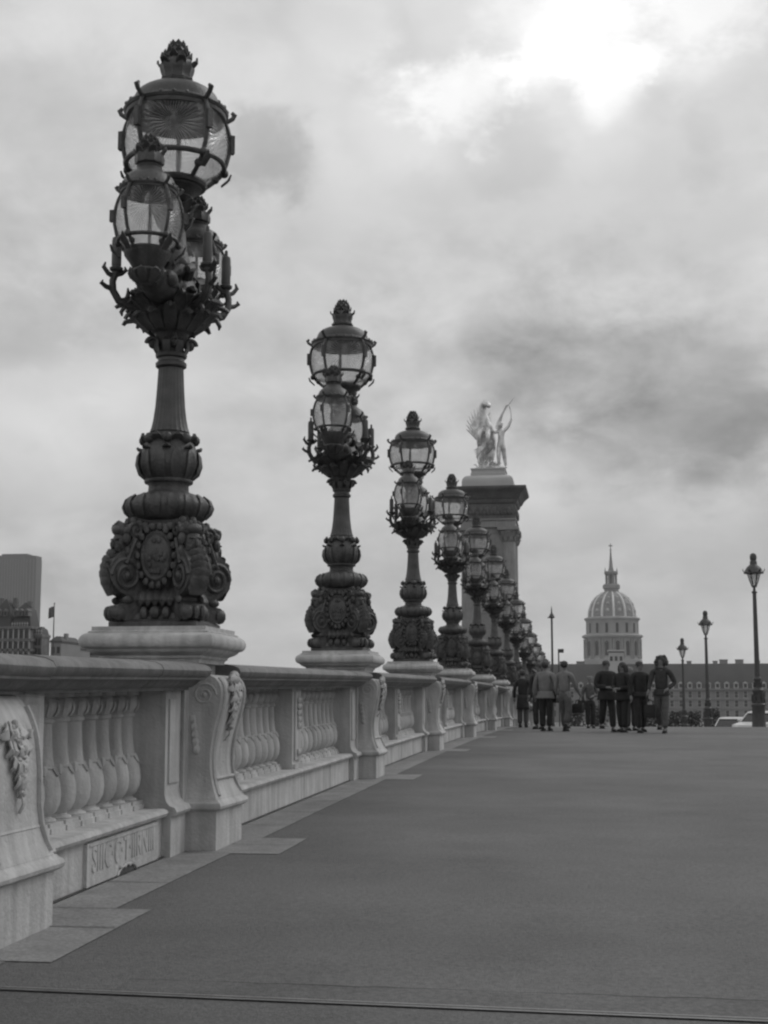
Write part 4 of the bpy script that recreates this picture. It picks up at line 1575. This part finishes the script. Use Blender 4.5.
# ------------------------------------------------------------------ street lamps
def street_lamp(Hh):
    root = empty('street_lamp')
    b = MB()
    b.lathe([(.42, 0), (.42, .14), (.38, .2), (.36, .3), (.33, .36), (.31, .9), (.30, 1.35), (.33, 1.42), (.33, 1.5), (.27, 1.56), (.24, 1.7), (.23, 2.05), (.27, 2.12), (.27, 2.18), (.20, 2.25), (.16, 2.45), (.15, 2.6), (.19, 2.66), (.19, 2.72), (.13, 2.8)], 20)
    for i in range(8):
        a = i * pi / 4
        b.leaf(a, [(.24, 1.55), (.28, 1.7), (.27, 1.9), (.3, 2.0)], [.05, .08, .06, .01], th=.015)
        b.leaf(a, [(.14, 2.25), (.19, 2.35), (.18, 2.5), (.22, 2.56)], [.03, .05, .04, .01], th=.012)
    b.build('lamp_base', M['iron'], root)
    p = MB()
    p.lathe([(.13, 2.78), (.115, 4), (.09, Hh - 2.0), (.085, Hh - 1.95), (.13, Hh - 1.92), (.13, Hh - 1.86), (.07, Hh - 1.82), (.055, Hh - 1.6), (.06, Hh - 1.55)], 14)
    p.build('pole', M['iron'], root)
    hd = MB()
    for i in range(6):
        a = i * pi / 3
        hd.tube([(.1 * cos(a), .1 * sin(a), Hh - 1.62), (.2 * cos(a), .2 * sin(a), Hh - 1.35), (.30 * cos(a), .30 * sin(a), Hh - .98)], .022, 6)
    hd.torus(.1, .03, Hh - 1.62, 16, 6)
    ho = hd.build('lantern_frame', M['iron'], root)
    g = MB()
    g.lathe([(.09, Hh - 1.6), (.19, Hh - 1.35), (.29, Hh - .99)], 18)
    me = g.build('glass', M['glass'], ho)
    me.data.uv_layers.new(name='UVMap')
    r = MB()
    r.lathe([(.30, Hh - 1.0), (.47, Hh - .99), (.47, Hh - .94), (.43, Hh - .90), (.40, Hh - .82), (.33, Hh - .70), (.22, Hh - .60), (.17, Hh - .55), (.17, Hh - .42), (.13, Hh - .36), (.155, Hh - .30), (.165, Hh - .18), (.13, Hh - .06), (.06, Hh - .01), (0, Hh)], 22)
    for i in range(6):
        a = i * pi / 3
        r.leaf(a, [(.36, Hh - .9), (.45, Hh - .88), (.50, Hh - .84), (.50, Hh - .76)], [.06, .07, .05, .01], th=.012)
    r.build('lantern_roof', M['iron'], ho)
    return root


sl = street_lamp(8.7)
spec = [(753, 553, 68.5, 'tall dark street lamp at the right edge with thick base, nearest of three'), (705, 610.5, 96.7, 'middle street lamp of the three on the right, before the palace roof'),
        (682, 638, 120.4, 'farthest street lamp on the right, next to the curly haired woman')]
for i, (x, y, Y, lab) in enumerate(spec):
    o = sl if i == 0 else copy_tree(sl)
    tp_ = at(x, y, Y)
    g = G(Y)
    o.location = (tp_.x, Y, g)
    o.scale = (1, 1, (tp_.z - g) / 8.7)
    tag(o, lab, 'street lamp', 'street lamps along the kerb')
# slim mast near the far end of the balustrade
Y = 100.0
tp_ = at(551.5, 606, Y)
root = empty('lamp_mast', (tp_.x, Y, G(Y)))
Hm = tp_.z - G(Y)
p = MB()
p.lathe([(.2, 0), (.2, .3), (.12, .4), (.1, 1.2), (.085, 1.3), (.07, Hm - 1.0), (.045, Hm - .3), (.01, Hm)], 12)
p.build('pole', M['iron'], root)
p = MB()
p.lathe([(.05, Hm - .9), (.2, Hm - .84), (.22, Hm - .8), (.14, Hm - .62), (.06, Hm - .5), (.05, Hm - .4)], 14)
p.tube([(0, 0, Hm - .78), (-.2, 0, Hm - .8), (-.3, 0, Hm - .84)], [.05, .05, .02], 8)
p.build('lamp_head', M['iron'], root)
tag(root, 'slim pale mast with small lamp head left of the dome', 'lamp mast')
Y = 104.0
tp_ = at(558.5, 649, Y)
root = empty('traffic_sign', (tp_.x, Y, G(Y)))
p = MB()
hz = tp_.z - G(Y)
p.lathe([(.05, 0), (.05, hz)], 10)
p.build('post', M['iron'], root)
p = MB()
p.box(-.05, .38, -.06, -.05 + .02, hz - .28, hz)
p.build('sign_plate', M['iron'], root)
tag(root, 'small dark sign on a thin post beyond the man in pale shirt', 'sign')

# ------------------------------------------------------------------ people
def hand_chain(mb, wrist, d, side):
    """palm and five separate bent fingers hanging from the wrist"""
    w = Vector(wrist)
    d = Vector(d).normalized()
    fw = Vector((0, -1, 0))
    fw = (fw - d * fw.dot(d)).normalized()
    sd = d.cross(fw)
    c = w + d * .05
    mb.tube([w - d * .02, w + d * .02, w + d * .06, w + d * .095], [.026, .033, .036, .026], 8)
    for i, ln in enumerate((.065, .078, .074, .058)):
        p = w + d * .085 + fw * (.03 - .02 * i)
        q = -sd * side
        mb.tube([p, p + d * ln * .45 + q * .004, p + d * ln * .8 + q * .016, p + d * ln + q * .03], [.010, .0095, .009, .006], 6)
    p = w + d * .03 + fw * .03
    mb.tube([p, p + fw * .022 + d * .025, p + fw * .026 + d * .06], [.012, .011, .007], 6)


def person(name, px, py, Hp, ang, top, legs, skinm, hair, label, coat=0.0, arms=('down', 'down'), stride=.0, wide=1., hair_kind='short', shoe='black', bulk=1., Yd=None, leg2=None):
    """standing or walking figure; ang = heading (0 looks to the camera), coat = how far the top reaches below the hip"""
    # find the ground point under the pixel
    d = ray(px, py)
    Yd = Yd or 37.0
    P = at(px, py, Yd)
    root = empty(name, (P.x, Yd, G(Yd)))
    root.rotation_euler.z = ang
    k = Hp / 1.70
    s = stride

    def J(x, y, z):
        return (x * k, y * k, z * k)
    bl = bulk
    ankL, ankR = (.09, -s * .5, .08 + max(0, -s) * .1), (-.09, s * .5, .08 + max(0, s) * .1)
    kneL, kneR = (.095, -s * .28 - .03, .48), (-.095, s * .18 - .03, .48)
    if s > .2:
        ankR = (-.09, s * .62, .16)

    def arm(side, kind):
        x = side * .19 * wide
        if kind == 'down':
            return (x, 0, 1.37), (side * .25 * wide, .02, 1.10), (side * .26 * wide, -.06, .86)
        if kind == 'front':
            return (x, 0, 1.37), (side * .25 * wide, -.02, 1.10), (side * .06, -.24, 1.06)
        if kind == 'swing':
            return (x, 0, 1.37), (side * .24 * wide, -.08, 1.10), (side * .24 * wide, -.26, .94)
        if kind == 'back':
            return (x, 0, 1.37), (side * .24 * wide, .12, 1.12), (side * .25 * wide, .14, .88)
        if kind == 'up':
            return (x, 0, 1.37), (side * .22, -.20, 1.22), (side * .05, -.24, 1.46)
        if kind == 'hip':
            return (x, 0, 1.37), (side * .30 * wide, .05, 1.12), (side * .16, -.14, .98)
    A1, A2 = arm(1, arms[0]), arm(-1, arms[1])
    pts = [((0, 0, .93), .11, .085), ((0, 0, 1.08), .105, .08), ((0, .01, 1.25), .14, .10), ((0, .01, 1.40), .09, .07), ((0, 0, 1.47), .05, .05), ((0, -.012, 1.535), .062, .07),
           ((0, -.012, 1.61), .078, .092), ((0, 0, 1.675), .055, .065),
           (A1[0], .06, .06), (A1[1], .042, .042), (A1[2], .027, .027), (A2[0], .06, .06), (A2[1], .042, .042), (A2[2], .027, .027),
           ((.09, 0, .88), .09, .09), (kneL, .058, .058), (ankL, .038, .038), ((ankL[0] + .01, ankL[1] - .13, ankL[2] - .045), .032, .032),
           ((-.09, 0, .88), .09, .09), (kneR, .058, .058), (ankR, .038, .038), ((ankR[0] - .01, ankR[1] - .13, max(.035, ankR[2] - .045)), .032, .032)]
    ed = [(0, 1), (1, 2), (2, 3), (3, 4), (4, 5), (5, 6), (6, 7), (3, 8), (8, 9), (9, 10), (3, 11), (11, 12), (12, 13), (0, 14), (14, 15), (15, 16), (16, 17), (0, 18), (18, 19), (19, 20), (20, 21)]
    vs = [J(*p) + (rx * k, ry * k) for p, rx, ry in pts]
    body = skin_mesh('body', vs, ed, M['skin'], root, 1)
    ex = MB()
    hz = 1.605 * k
    ex.ball((0, -.103 * k, hz - .012), (.013, .02, .022), 8)
    ex.ball((0, -.082 * k, hz - .055), (.026, .016, .007), 8)
    for sx in (-1, 1):
        ex.ball((sx * .078 * k, .0, hz - .01), (.012, .022, .032), 8)
        ex.ball((sx * .03 * k, -.085 * k, hz + .016), (.018, .012, .008), 8)
    for A, sd in ((A1, 1), (A2, -1)):
        wv, ev = Vector(J(*A[2])), Vector(J(*A[1]))
        hand_chain(ex, wv, wv - ev, sd)
    add_to(body, ex)
    ey = MB()
    for sx in (-1, 1):
        ey.ball((sx * .031 * k, -.088 * k, hz + .004), (.011, .009, .007), 8)
    ey.build('eyes', M['black'], body)
    # trousers
    g = .022 * bl
    tv = [J(0, 0, 1.02) + ((.125 + g) * k, (.105 + g) * k), J(0, 0, .93) + ((.13 + g) * k, (.11 + g) * k)] + [J(*p) + (r_ * k, r_ * k) for p, r_ in (((.09, 0, .86), .098 + g), (kneL, .066 + g), ((ankL[0], ankL[1], ankL[2] + .02), .058 + g), ((-.09, 0, .86), .098 + g), (kneR, .066 + g), ((ankR[0], ankR[1], ankR[2] + .02), .058 + g))]
    skin_mesh('trousers', tv, [(0, 1), (1, 2), (2, 3), (3, 4), (1, 5), (5, 6), (6, 7)], legs, body, 1, root=1)
    # jacket: torso and sleeves
    zb = .90 - coat
    jv = [J(0, 0, .90) + ((.165 * wide * bl) * k, (.145 * bl) * k), J(0, 0, 1.10) + ((.15 * wide * bl) * k, (.12 * bl) * k), J(0, .01, 1.27) + ((.175 * wide * bl) * k, (.125 * bl) * k), J(0, .01, 1.405) + (.11 * k, .08 * k), J(0, .005, 1.465) + (.062 * k, .06 * k)]
    je = [(0, 1), (1, 2), (2, 3), (3, 4)]
    for A in (A1, A2):
        n = len(jv)
        e1, w1 = Vector(A[1]), Vector(A[2])
        w2 = e1 + (w1 - e1) * .93
        jv += [J(*A[0]) + (.078 * bl * k, .078 * bl * k), J(*A[1]) + (.058 * bl * k, .058 * bl * k), J(*w2) + (.046 * bl * k, .046 * bl * k)]
        je += [(3, n), (n, n + 1), (n + 1, n + 2)]
    jk = skin_mesh('jacket', jv, je, top, body, 1)
    if coat > .02:
        cm = MB()
        rings = []
        for t in range(6):
            z = .98 - (.98 - zb) * t / 5
            rx, ry = .158 * wide * bl + .008 * t, .135 * bl + .008 * t
            rings.append([(rx * k * cos(a * pi / 9) * (1 + .03 * sin(a * 2.1)), ry * k * sin(a * pi / 9), z * k) for a in range(18)])
        cm.loft(rings)
        add_to(jk, cm)
    # collar
    co = MB()
    co.torus(.07 * k, .02 * k, 1.445 * k, 16, 6)
    add_to(jk, co)
    # hair
    hm = MB()
    if hair_kind == 'short':
        hm.ball((0, .018 * k, hz + .03), (.094 * k, .108 * k, .092 * k), 14)
        for i in range(10):
            a = i * .63
            hm.ball((.055 * cos(a), .02 + .06 * sin(a), hz + .075), (.04, .04, .035), 7)
    elif hair_kind == 'long':
        hm.ball((0, .022 * k, hz + .025), (.10 * k, .112 * k, .10 * k), 14)
        for i in range(9):
            a = radians(-20 + 220 * i / 8)
            hm.tube([(.085 * cos(a), .02 + .085 * sin(a), hz + .03), (.10 * cos(a), .03 + .1 * sin(a), hz - .08), (.095 * cos(a), .035 + .1 * sin(a), hz - .2)], [.035, .04, .015], 7)
    elif hair_kind == 'curly':
        r_ = random.Random(9)
        hm.ball((0, .04 * k, hz + .03), (.13 * k, .12 * k, .12 * k), 14)
        for i in range(70):
            a = r_.uniform(0, 2 * pi)
            zz = r_.uniform(-.2, .13)
            rad = .14 if zz > -.05 else .13
            xx, yy = rad * cos(a), .04 + rad * sin(a)
            if yy < -.04 and abs(xx) < .085 and zz < .075:
                continue
            hm.ball((xx * (1 - max(0, zz) * 2.5), yy * (1 - max(0, zz) * 2.2), hz + zz), r_.uniform(.028, .048), 7)
    elif hair_kind == 'hat':
        hm.ball((0, .015 * k, hz + .02), (.095 * k, .108 * k, .09 * k), 14)
        hm.lathe([(.15, hz + .05), (.155, hz + .06), (.105, hz + .075), (.10, hz + .13), (.07, hz + .15), (.0, hz + .155)], 18)
    hm.build('hair', hair, body)
    # shoes
    for A in (ankL, ankR):
        sm = MB()
        zz = max(0, A[2] - .08)
        sm.ball((A[0] * k, (A[1] - .06) * k, .04 * k + zz), (.05 * k, .135 * k, .038 * k), 12)
        sm.ball((A[0] * k, (A[1] + .0) * k, .065 * k + zz), (.045 * k, .06 * k, .06 * k), 10)
        sm.box((A[0] - .042) * k, (A[0] + .042) * k, (A[1] - .17) * k, (A[1] + .06) * k, .0 + zz, .02 + zz)
        sm.build('shoe', M[shoe], body)
    tag(root, label, 'person', 'pedestrians on the bridge')
    J_ = lambda p: root.matrix_basis @ Vector(J(*p))
    root.update_tag()
    return root, J_, A1, A2


def bag(name, pos, size, m, label, rotz=0., strap=None):
    root = empty(name, pos)
    root.rotation_euler.z = rotz
    w, d, h = size
    b = MB()
    rectloft(b, [(-w * .46, w * .46, -d * .4, d * .4, -h), (-w * .5, w * .5, -d * .5, d * .5, -h * .9), (-w * .5, w * .5, -d * .5, d * .5, -h * .35), (-w * .42, w * .42, -d * .3, d * .3, 0)])
    b.build('bag_body', m, root)
    b = MB()
    sz = strap or .12
    b.tube([(-w * .28, 0, -.02), (-w * .22, 0, sz * .7), (0, 0, sz), (w * .22, 0, sz * .7), (w * .28, 0, -.02)], .012, 6)
    b.build('handle', m, root)
    tag(root, label, 'bag')
    return root


SK = M['skin']
r1 = person('person', 523, 716, 1.73, radians(175), M['black'], M['mid'], SK, M['hairdark'], 'person in long black coat and grey trousers closest to the balustrade', coat=.36, Yd=43.5, bulk=1.02)
r2b = person('person', 539.5, 722, 1.85, radians(-25), M['dark'], M['dark'], SK, M['hairdark'], 'dark clothed person partly hidden behind the one in light jacket', arms=('up', 'down'), Yd=40.5)
r2 = person('person', 546, 724, 1.81, radians(160), M['light'], M['black'], SK, M['hairdark'], 'person in light grey jacket and black trousers seen from behind', coat=.10, arms=('down', 'hip'), bulk=1.1, wide=1.12, Yd=37.6)
r3 = person('person', 565.5, 724.5, 1.81, radians(150), M['light'], M['mid'], SK, M['hairdark'], 'walking man in pale shirt and grey trousers carrying a dark bag', arms=('down', 'swing'), stride=.22, Yd=37.2)
r4 = person('person', 590.5, 719, 1.51, radians(10), M['mid'], M['black'], SK, M['hairgrey'], 'smaller figure with grey top farther back at left of the dark group', arms=('front', 'down'), Yd=42.5)
r5 = person('person', 607.5, 727, 1.81, radians(18), M['black'], M['black'], SK, M['hairdark'], 'broad man in black coat leftmost of the dark group below the dome', coat=.14, arms=('down', 'front'), bulk=1.22, wide=1.12, stride=.3, Yd=36.8)
r7 = person('person', 631, 723, 1.68, radians(20), M['dark'], M['dark'], SK, M['hairgrey'], 'grey haired person half hidden between two people in black', coat=.1, arms=('down', 'down'), hair_kind='short', Yd=38.6)
r6 = person('person', 623.5, 727, 1.75, radians(-38), M['black'], M['black'], SK, M['hairdark'], 'person in black with hands clasped in middle of the dark group', coat=.12, arms=('front', 'front'), bulk=1.15, hair_kind='long', stride=.1, Yd=36.3)
r8 = person('person', 641, 727, 1.76, radians(20), M['black'], M['black'], SK, M['hairdark'], 'person in short black jacket and trousers, rightmost of dark group', coat=.03, arms=('back', 'down'), bulk=1.12, stride=-.2, Yd=35.9)
r9 = person('person', 662.5, 728.5, 1.87, radians(-15), M['dark'], M['mid'], SK, M['hairbrown'], 'woman with big curly hair, dark top and grey trousers, right of the group', coat=.06, arms=('hip', 'swing'), stride=.3, hair_kind='curly', bulk=1.0, Yd=35.6)
bpy.context.view_layer.update()


def hold(rec, which, name, size, m, label, dz=-.12, strap=.12, off=(0, 0)):
    root, J_, A1, A2 = rec
    A = A1 if which == 1 else A2
    k = 1.0
    p = root.matrix_world @ Vector(A[2])
    return bag(name, (p.x + off[0], p.y + off[1], p.z + dz - strap), size, m, label, root.rotation_euler.z, strap)


hold(r3, -1, 'hand_bag', (.30, .12, .24), M['black'], 'dark bag in the hand of the walking man in pale shirt', strap=.10)
hold(r2, -1, 'shoulder_bag', (.34, .14, .30), M['black'], 'dark shoulder bag beside the person in light grey jacket', dz=.22, strap=.16)
hold(r9, -1, 'hand_bag', (.28, .12, .32), M['black'], 'dark bag hanging from the hand of the curly haired woman', strap=.12)
hold(r4, -1, 'shoulder_bag', (.26, .12, .28), M['black'], 'small dark bag at the side of the smaller figure', dz=.1, strap=.14)

# ------------------------------------------------------------------ cars beyond the crest
def car(label, x, Y, m, rot, name='parked_car', roofm=None):
    root = empty(name, (x, Y, G(Y) - .13))
    root.rotation_euler.z = rot
    b = MB()
    hw_ = .84
    prof = [(-2.05, .35), (-2.1, .55), (-2.0, .80), (-1.2, .92), (-.95, .95), (1.55, .98), (1.95, .92), (2.05, .7), (2.05, .35)]
    rings = []
    for sgn, wq in ((-1, 1.), (-1, .93)):
        pass
    b.loft([[(u, w, v) for u, v in prof] for w in (-hw_ * .94, -hw_)] + [[(u, w, v) for u, v in prof] for w in (hw_, hw_ * .94)])
    b.build('body', m, root, 30)
    c = MB()
    cab = [(-1.15, .94), (-.45, 1.42), (.85, 1.44), (1.55, .97)]
    rings = [[(-1.05, -.76, .94), (1.5, -.76, .97), (1.5, .76, .97), (-1.05, .76, .94)], [(-.45, -.62, 1.36), (.95, -.62, 1.38), (.95, .62, 1.38), (-.45, .62, 1.36)]]
    c.loft(rings)
    c.build('windows', M['carglass'], root, 30)
    c = MB()
    rectloft(c, [(-.52, 1.02, -.67, .67, 1.355), (-.45, .95, -.64, .64, 1.42), (-.3, .8, -.5, .5, 1.46)])
    for sy in (-1, 1):
        for p0, p1 in (((-1.08, sy * .77, .95), (-.47, sy * .64, 1.37)), ((.98, sy * .64, 1.38), (1.52, sy * .77, .98)), ((.2, sy * .765, .95), (.2, sy * .64, 1.38))):
            c.tube([p0, p1], .035, 6)
    c.build('roof', roofm or m, root, 30)
    for sx in (-1.3, 1.3):
        for sy in (-1, 1):
            wv = MB()
            wv.lathe([(.2, -.1), (.3, -.1), (.32, -.07), (.32, .07), (.3, .1), (.2, .1)], 20, T(sx, sy * .78, .32) @ Matrix.Rotation(pi / 2, 4, 'X'))
            wo = wv.build('wheel', M['rubber'], root)
            wv = MB()
            wv.lathe([(.0, -.07), (.2, -.08), (.2, .08), (.0, .07)], 14, T(sx, sy * .78, .32) @ Matrix.Rotation(pi / 2, 4, 'X'))
            wv.build('rim', M['steel'], wo)
    for sy in (-1, 1):
        l = MB()
        l.ball((-2.04, sy * .6, .68), (.06, .16, .09), 10)
        l.build('headlight', M['carwhite'], root)
        l = MB()
        l.box(2.03, 2.07, sy * .7 - .1, sy * .7 + .1, .7, .88)
        l.build('taillight', M['cardark'], root)
        l = MB()
        l.ball((-.85, sy * .93, 1.0), (.06, .1, .07), 8)
        l.build('wing_mirror', m, root)
    tag(root, label, 'car', 'cars beyond the crest of the bridge')
    return root


car('white car partly behind the base of the nearest street lamp', at(763, 700, 72).x, 72, M['carwhite'], radians(62))
car('dark car with pale bonnet seen low between two street lamps', at(731, 700, 84).x, 84, M['cardark'], radians(75), roofm=M['carwhite'])

# low clipped shrubs at the end of the bridge, before the palace
rs = random.Random(2)
for i, (x, Y, lab) in enumerate([(575, 128, 'dark clipped shrub beside the walking man in pale shirt'), (597, 131, 'dark clipped shrub behind the left end of the dark group'), (652, 128, 'dark clipped shrub between the dark group and curly haired woman'),
                                 (675, 134, 'dark clipped shrub just left of the farthest street lamp'), (692, 129, 'dark clipped shrub between farthest and middle street lamps'), (712, 133, 'dark clipped shrub just right of the middle street lamp')]):
    p = at(x, 700, Y)
    root = empty('shrub', (p.x, Y, G(Y)))
    tr = MB()
    tr.tube([(0, 0, -.1), (.05, 0, .6), (0, .05, 1.2)], [.1, .08, .05], 8)
    for q in range(4):
        a = q * 1.6
        tr.tube([(0, 0, .5), (.4 * cos(a), .4 * sin(a), 1.1), (.6 * cos(a), .6 * sin(a), 1.6)], [.05, .035, .015], 6)
    tr.build('trunk', M['bark'], root)
    lf = MB()
    hgt = rs.uniform(2.6, 3.3)
    for q in range(520):
        a, rr_, z = rs.uniform(0, 2 * pi), sqrt(rs.random()), rs.uniform(.35, 1)
        rad = .95 * rr_ * (1 - .45 * (z - .35)) * (1 + .2 * sin(3 * a + i))
        c = Vector((rad * cos(a), rad * sin(a), z * hgt + rs.uniform(-.15, .15)))
        s_ = rs.uniform(.08, .17)
        n = Vector((rs.uniform(-1, 1), rs.uniform(-1, 1), rs.uniform(-.3, 1))).normalized()
        t1 = n.orthogonal().normalized() * s_
        t2 = n.cross(t1).normalized() * s_ * .6
        lf.add([c - t1, c + t2, c + t1, c - t2], [(0, 1, 2, 3)])
    lf.build('foliage', M['shrub'], root, smooth=False)
    tag(root, lab, 'shrub', 'clipped shrubs at the end of the bridge')

# ------------------------------------------------------------------ camera
cam = bpy.data.cameras.new('camera')
co = bpy.data.objects.new('camera', cam)
COL.objects.link(co)
cam.sensor_fit = 'VERTICAL'
cam.sensor_height = 36
cam.sensor_width = 27
cam.lens = F / 1024 * 36
cam.clip_end = 30000
cam.clip_start = .05
co.location = CAMP
co.rotation_euler = Matrix((RGT, UPV, -FWD)).transposed().to_euler()
scene.camera = co

# ------------------------------------------------------------------ sky and sun
SUN_EL, SUN_AZ = radians(44), radians(48)       # azimuth to the right of the bridge axis
sun_dir = Vector((sin(SUN_AZ) * cos(SUN_EL), cos(SUN_AZ) * cos(SUN_EL), sin(SUN_EL)))
sl_ = bpy.data.lights.new('sun', 'SUN')
sl_.energy = .9
sl_.angle = radians(35)
sl_.color = (1, 1, 1)
so = bpy.data.objects.new('sun', sl_)
COL.objects.link(so)
so.rotation_euler = sun_dir.to_track_quat('Z', 'Y').to_euler()

world = bpy.data.worlds.new('World')
scene.world = world
world.use_nodes = True
nt = world.node_tree
N, L = nt.nodes, nt.links
N.clear()


def NN(t, **k):
    n = N.new(t)
    for a, b in k.items():
        setattr(n, a, b)
    return n


def mth(op, a, b=None, c=None, clamp=False):
    n = NN('ShaderNodeMath', operation=op, use_clamp=clamp)
    for i, q in enumerate((a, b, c)):
        if q is None:
            continue
        if isinstance(q, (int, float)):
            n.inputs[i].default_value = q
        else:
            L.new(q, n.inputs[i])
    return n.outputs[0]


def mapr(v, a, b, c, d, kind='SMOOTHSTEP'):
    n = NN('ShaderNodeMapRange', interpolation_type=kind)
    L.new(v, n.inputs['Value'])
    for nm, q in zip(('From Min', 'From Max', 'To Min', 'To Max'), (a, b, c, d)):
        n.inputs[nm].default_value = q
    return n.outputs[0]


tc_ = NN('ShaderNodeTexCoord')
dirv = tc_.outputs['Generated']
sep = NN('ShaderNodeSeparateXYZ')
L.new(dirv, sep.inputs[0])
zc = mth('ADD', mth('MAXIMUM', sep.outputs[2], 0.0), .50)
cu_, cv_ = mth('DIVIDE', sep.outputs[0], zc), mth('DIVIDE', sep.outputs[1], zc)
cmb = NN('ShaderNodeCombineXYZ')
L.new(cu_, cmb.inputs[0])
L.new(cv_, cmb.inputs[1])


def noise(scale, detail, rough, dist, off):
    mp = NN('ShaderNodeMapping')
    mp.inputs['Location'].default_value = off
    L.new(cmb.outputs[0], mp.inputs['Vector'])
    n = NN('ShaderNodeTexNoise')
    n.inputs['Scale'].default_value = scale
    n.inputs['Detail'].default_value = detail
    n.inputs['Roughness'].default_value = rough
    n.inputs['Distortion'].default_value = dist
    L.new(mp.outputs[0], n.inputs['Vector'])
    return n.outputs['Fac']


nA = noise(5.2, 9, .56, .2, (3.1, 1.7, 0))
nB = noise(11.5, 10, .61, .2, (7.7, 4.2, 1.3))
nC = noise(2.0, 3, .5, .2, (.4, 9.1, 2.2))
cA = mapr(nA, .34, .66, -.5, .5)
lum = mth('ADD', .57, mth('MULTIPLY', cA, .13))
lum = mth('ADD', lum, mth('MULTIPLY', mth('SUBTRACT', nB, .5), .27))
lum = mth('ADD', lum, mth('MULTIPLY', mth('SUBTRACT', nC, .5), .16))


def blob(x, y, size, amp, rag=.5, ax=1.0):
    d0 = ray(x, y)
    vm = NN('ShaderNodeVectorMath', operation='SUBTRACT')
    L.new(dirv, vm.inputs[0])
    vm.inputs[1].default_value = d0
    v2 = NN('ShaderNodeVectorMath', operation='MULTIPLY')
    L.new(vm.outputs[0], v2.inputs[0])
    v2.inputs[1].default_value = (1, 1, ax)
    v3 = NN('ShaderNodeVectorMath', operation='LENGTH')
    L.new(v2.outputs[0], v3.inputs[0])
    ang = v3.outputs['Value']
    ang = mth('ADD', ang, mth('MULTIPLY', mth('SUBTRACT', nB, .5), radians(size) * rag * 3))
    ang = mth('ADD', ang, mth('MULTIPLY', mth('SUBTRACT', nA, .5), radians(size) * rag * 1.6))
    return mth('MULTIPLY', mapr(ang, radians(size), radians(size) * (.22 if amp > 0 else .3), 0, 1), amp)


for b_ in [(600, 40, 9, .13, .5), (595, 35, 3.6, .22, .8), (690, 5, 3.6, .24, .9), (608, 90, 2.2, .22, .8), (530, 25, 3.2, .13, .9), (470, 82, 3.0, .24, 1.0, 1.5), (545, 75, 2.2, .2, .9, 1.4), (650, 100, 1.5, -.08, .8), (350, 30, 2.8, .12, .7), (420, 120, 3.4, .10, .7),
           (265, 150, 2.7, -.18, .8), (300, 165, 2.0, -.06, .8), (40, 110, 5, -.05, .6), (660, 395, 9.5, -.17, .32, 1.7), (690, 440, 7, -.08, .35, 2.2), (520, 350, 8, -.08, .5, 1.7), (470, 290, 6, -.05, .4, 1.7), (300, 390, 5, -.04, .5, 1.7),
           (520, 140, 3.0, -.10, .8), (660, 130, 3.4, -.06, .8), (735, 120, 3, -.07, .8), (50, 430, 6, .12, .6, 1.7), (130, 560, 4, -.05, .5), (540, 490, 3.6, .10, .7, 1.5), (700, 520, 4, .05, .6, 1.7), (350, 140, 4, .08, .7),
           (30, 330, 5, -.08, .6, 1.7), (420, 420, 3, .06, .6), (150, 390, 5, .06, .6, 1.7)]:
    lum = mth('ADD', lum, blob(*b_))
lum = mth('MAXIMUM', lum, .18)
hz_ = mapr(sep.outputs[2], .1, .42, .0, .14)
lum = mth('ADD', lum, hz_)
sky = NN('ShaderNodeTexSky', sky_type='NISHITA', sun_disc=False)
sky.sun_elevation = SUN_EL
sky.sun_rotation = SUN_AZ
bw = NN('ShaderNodeRGBToBW')
L.new(sky.outputs[0], bw.inputs[0])
bg1 = NN('ShaderNodeBackground')
L.new(bw.outputs[0], bg1.inputs[0])
bg1.inputs[1].default_value = .06
bg2 = NN('ShaderNodeBackground')
L.new(lum, bg2.inputs[0])
bg2.inputs[1].default_value = 1.0
mx = NN('ShaderNodeMixShader')
mx.inputs[0].default_value = .93
L.new(bg1.outputs[0], mx.inputs[1])
L.new(bg2.outputs[0], mx.inputs[2])
wo = NN('ShaderNodeOutputWorld')
L.new(mx.outputs[0], wo.inputs[0])

# ------------------------------------------------------------------ haze
HAZE = .00012
if HAZE:
    hb_ = MB().box(-4200, 4200, -700, 4100, -13, 300)
    ho = hb_.build('haze', M['stone'], smooth=False)
    ho.data.materials.clear()
    hm_ = bpy.data.materials.new('haze_air')
    hm_.use_nodes = True
    n_ = hm_.node_tree
    n_.nodes.clear()
    out = n_.nodes.new('ShaderNodeOutputMaterial')
    pv = n_.nodes.new('ShaderNodeVolumePrincipled')
    pv.inputs['Color'].default_value = (.9, .9, .9, 1)
    pv.inputs['Density'].default_value = HAZE
    n_.links.new(pv.outputs[0], out.inputs['Volume'])
    ho.data.materials.append(hm_)
    tag(ho, kind='stuff')

# ------------------------------------------------------------------ render settings
vs_ = scene.view_settings
vs_.view_transform = 'Standard'
vs_.look = 'None'
vs_.exposure = 0
vs_.gamma = 1
scene.cycles.filter_width = 2.3
scene.cycles.max_bounces = 8
scene.cycles.transparent_max_bounces = 16
scene.cycles.volume_bounces = 1
scene.cycles.use_denoising = True
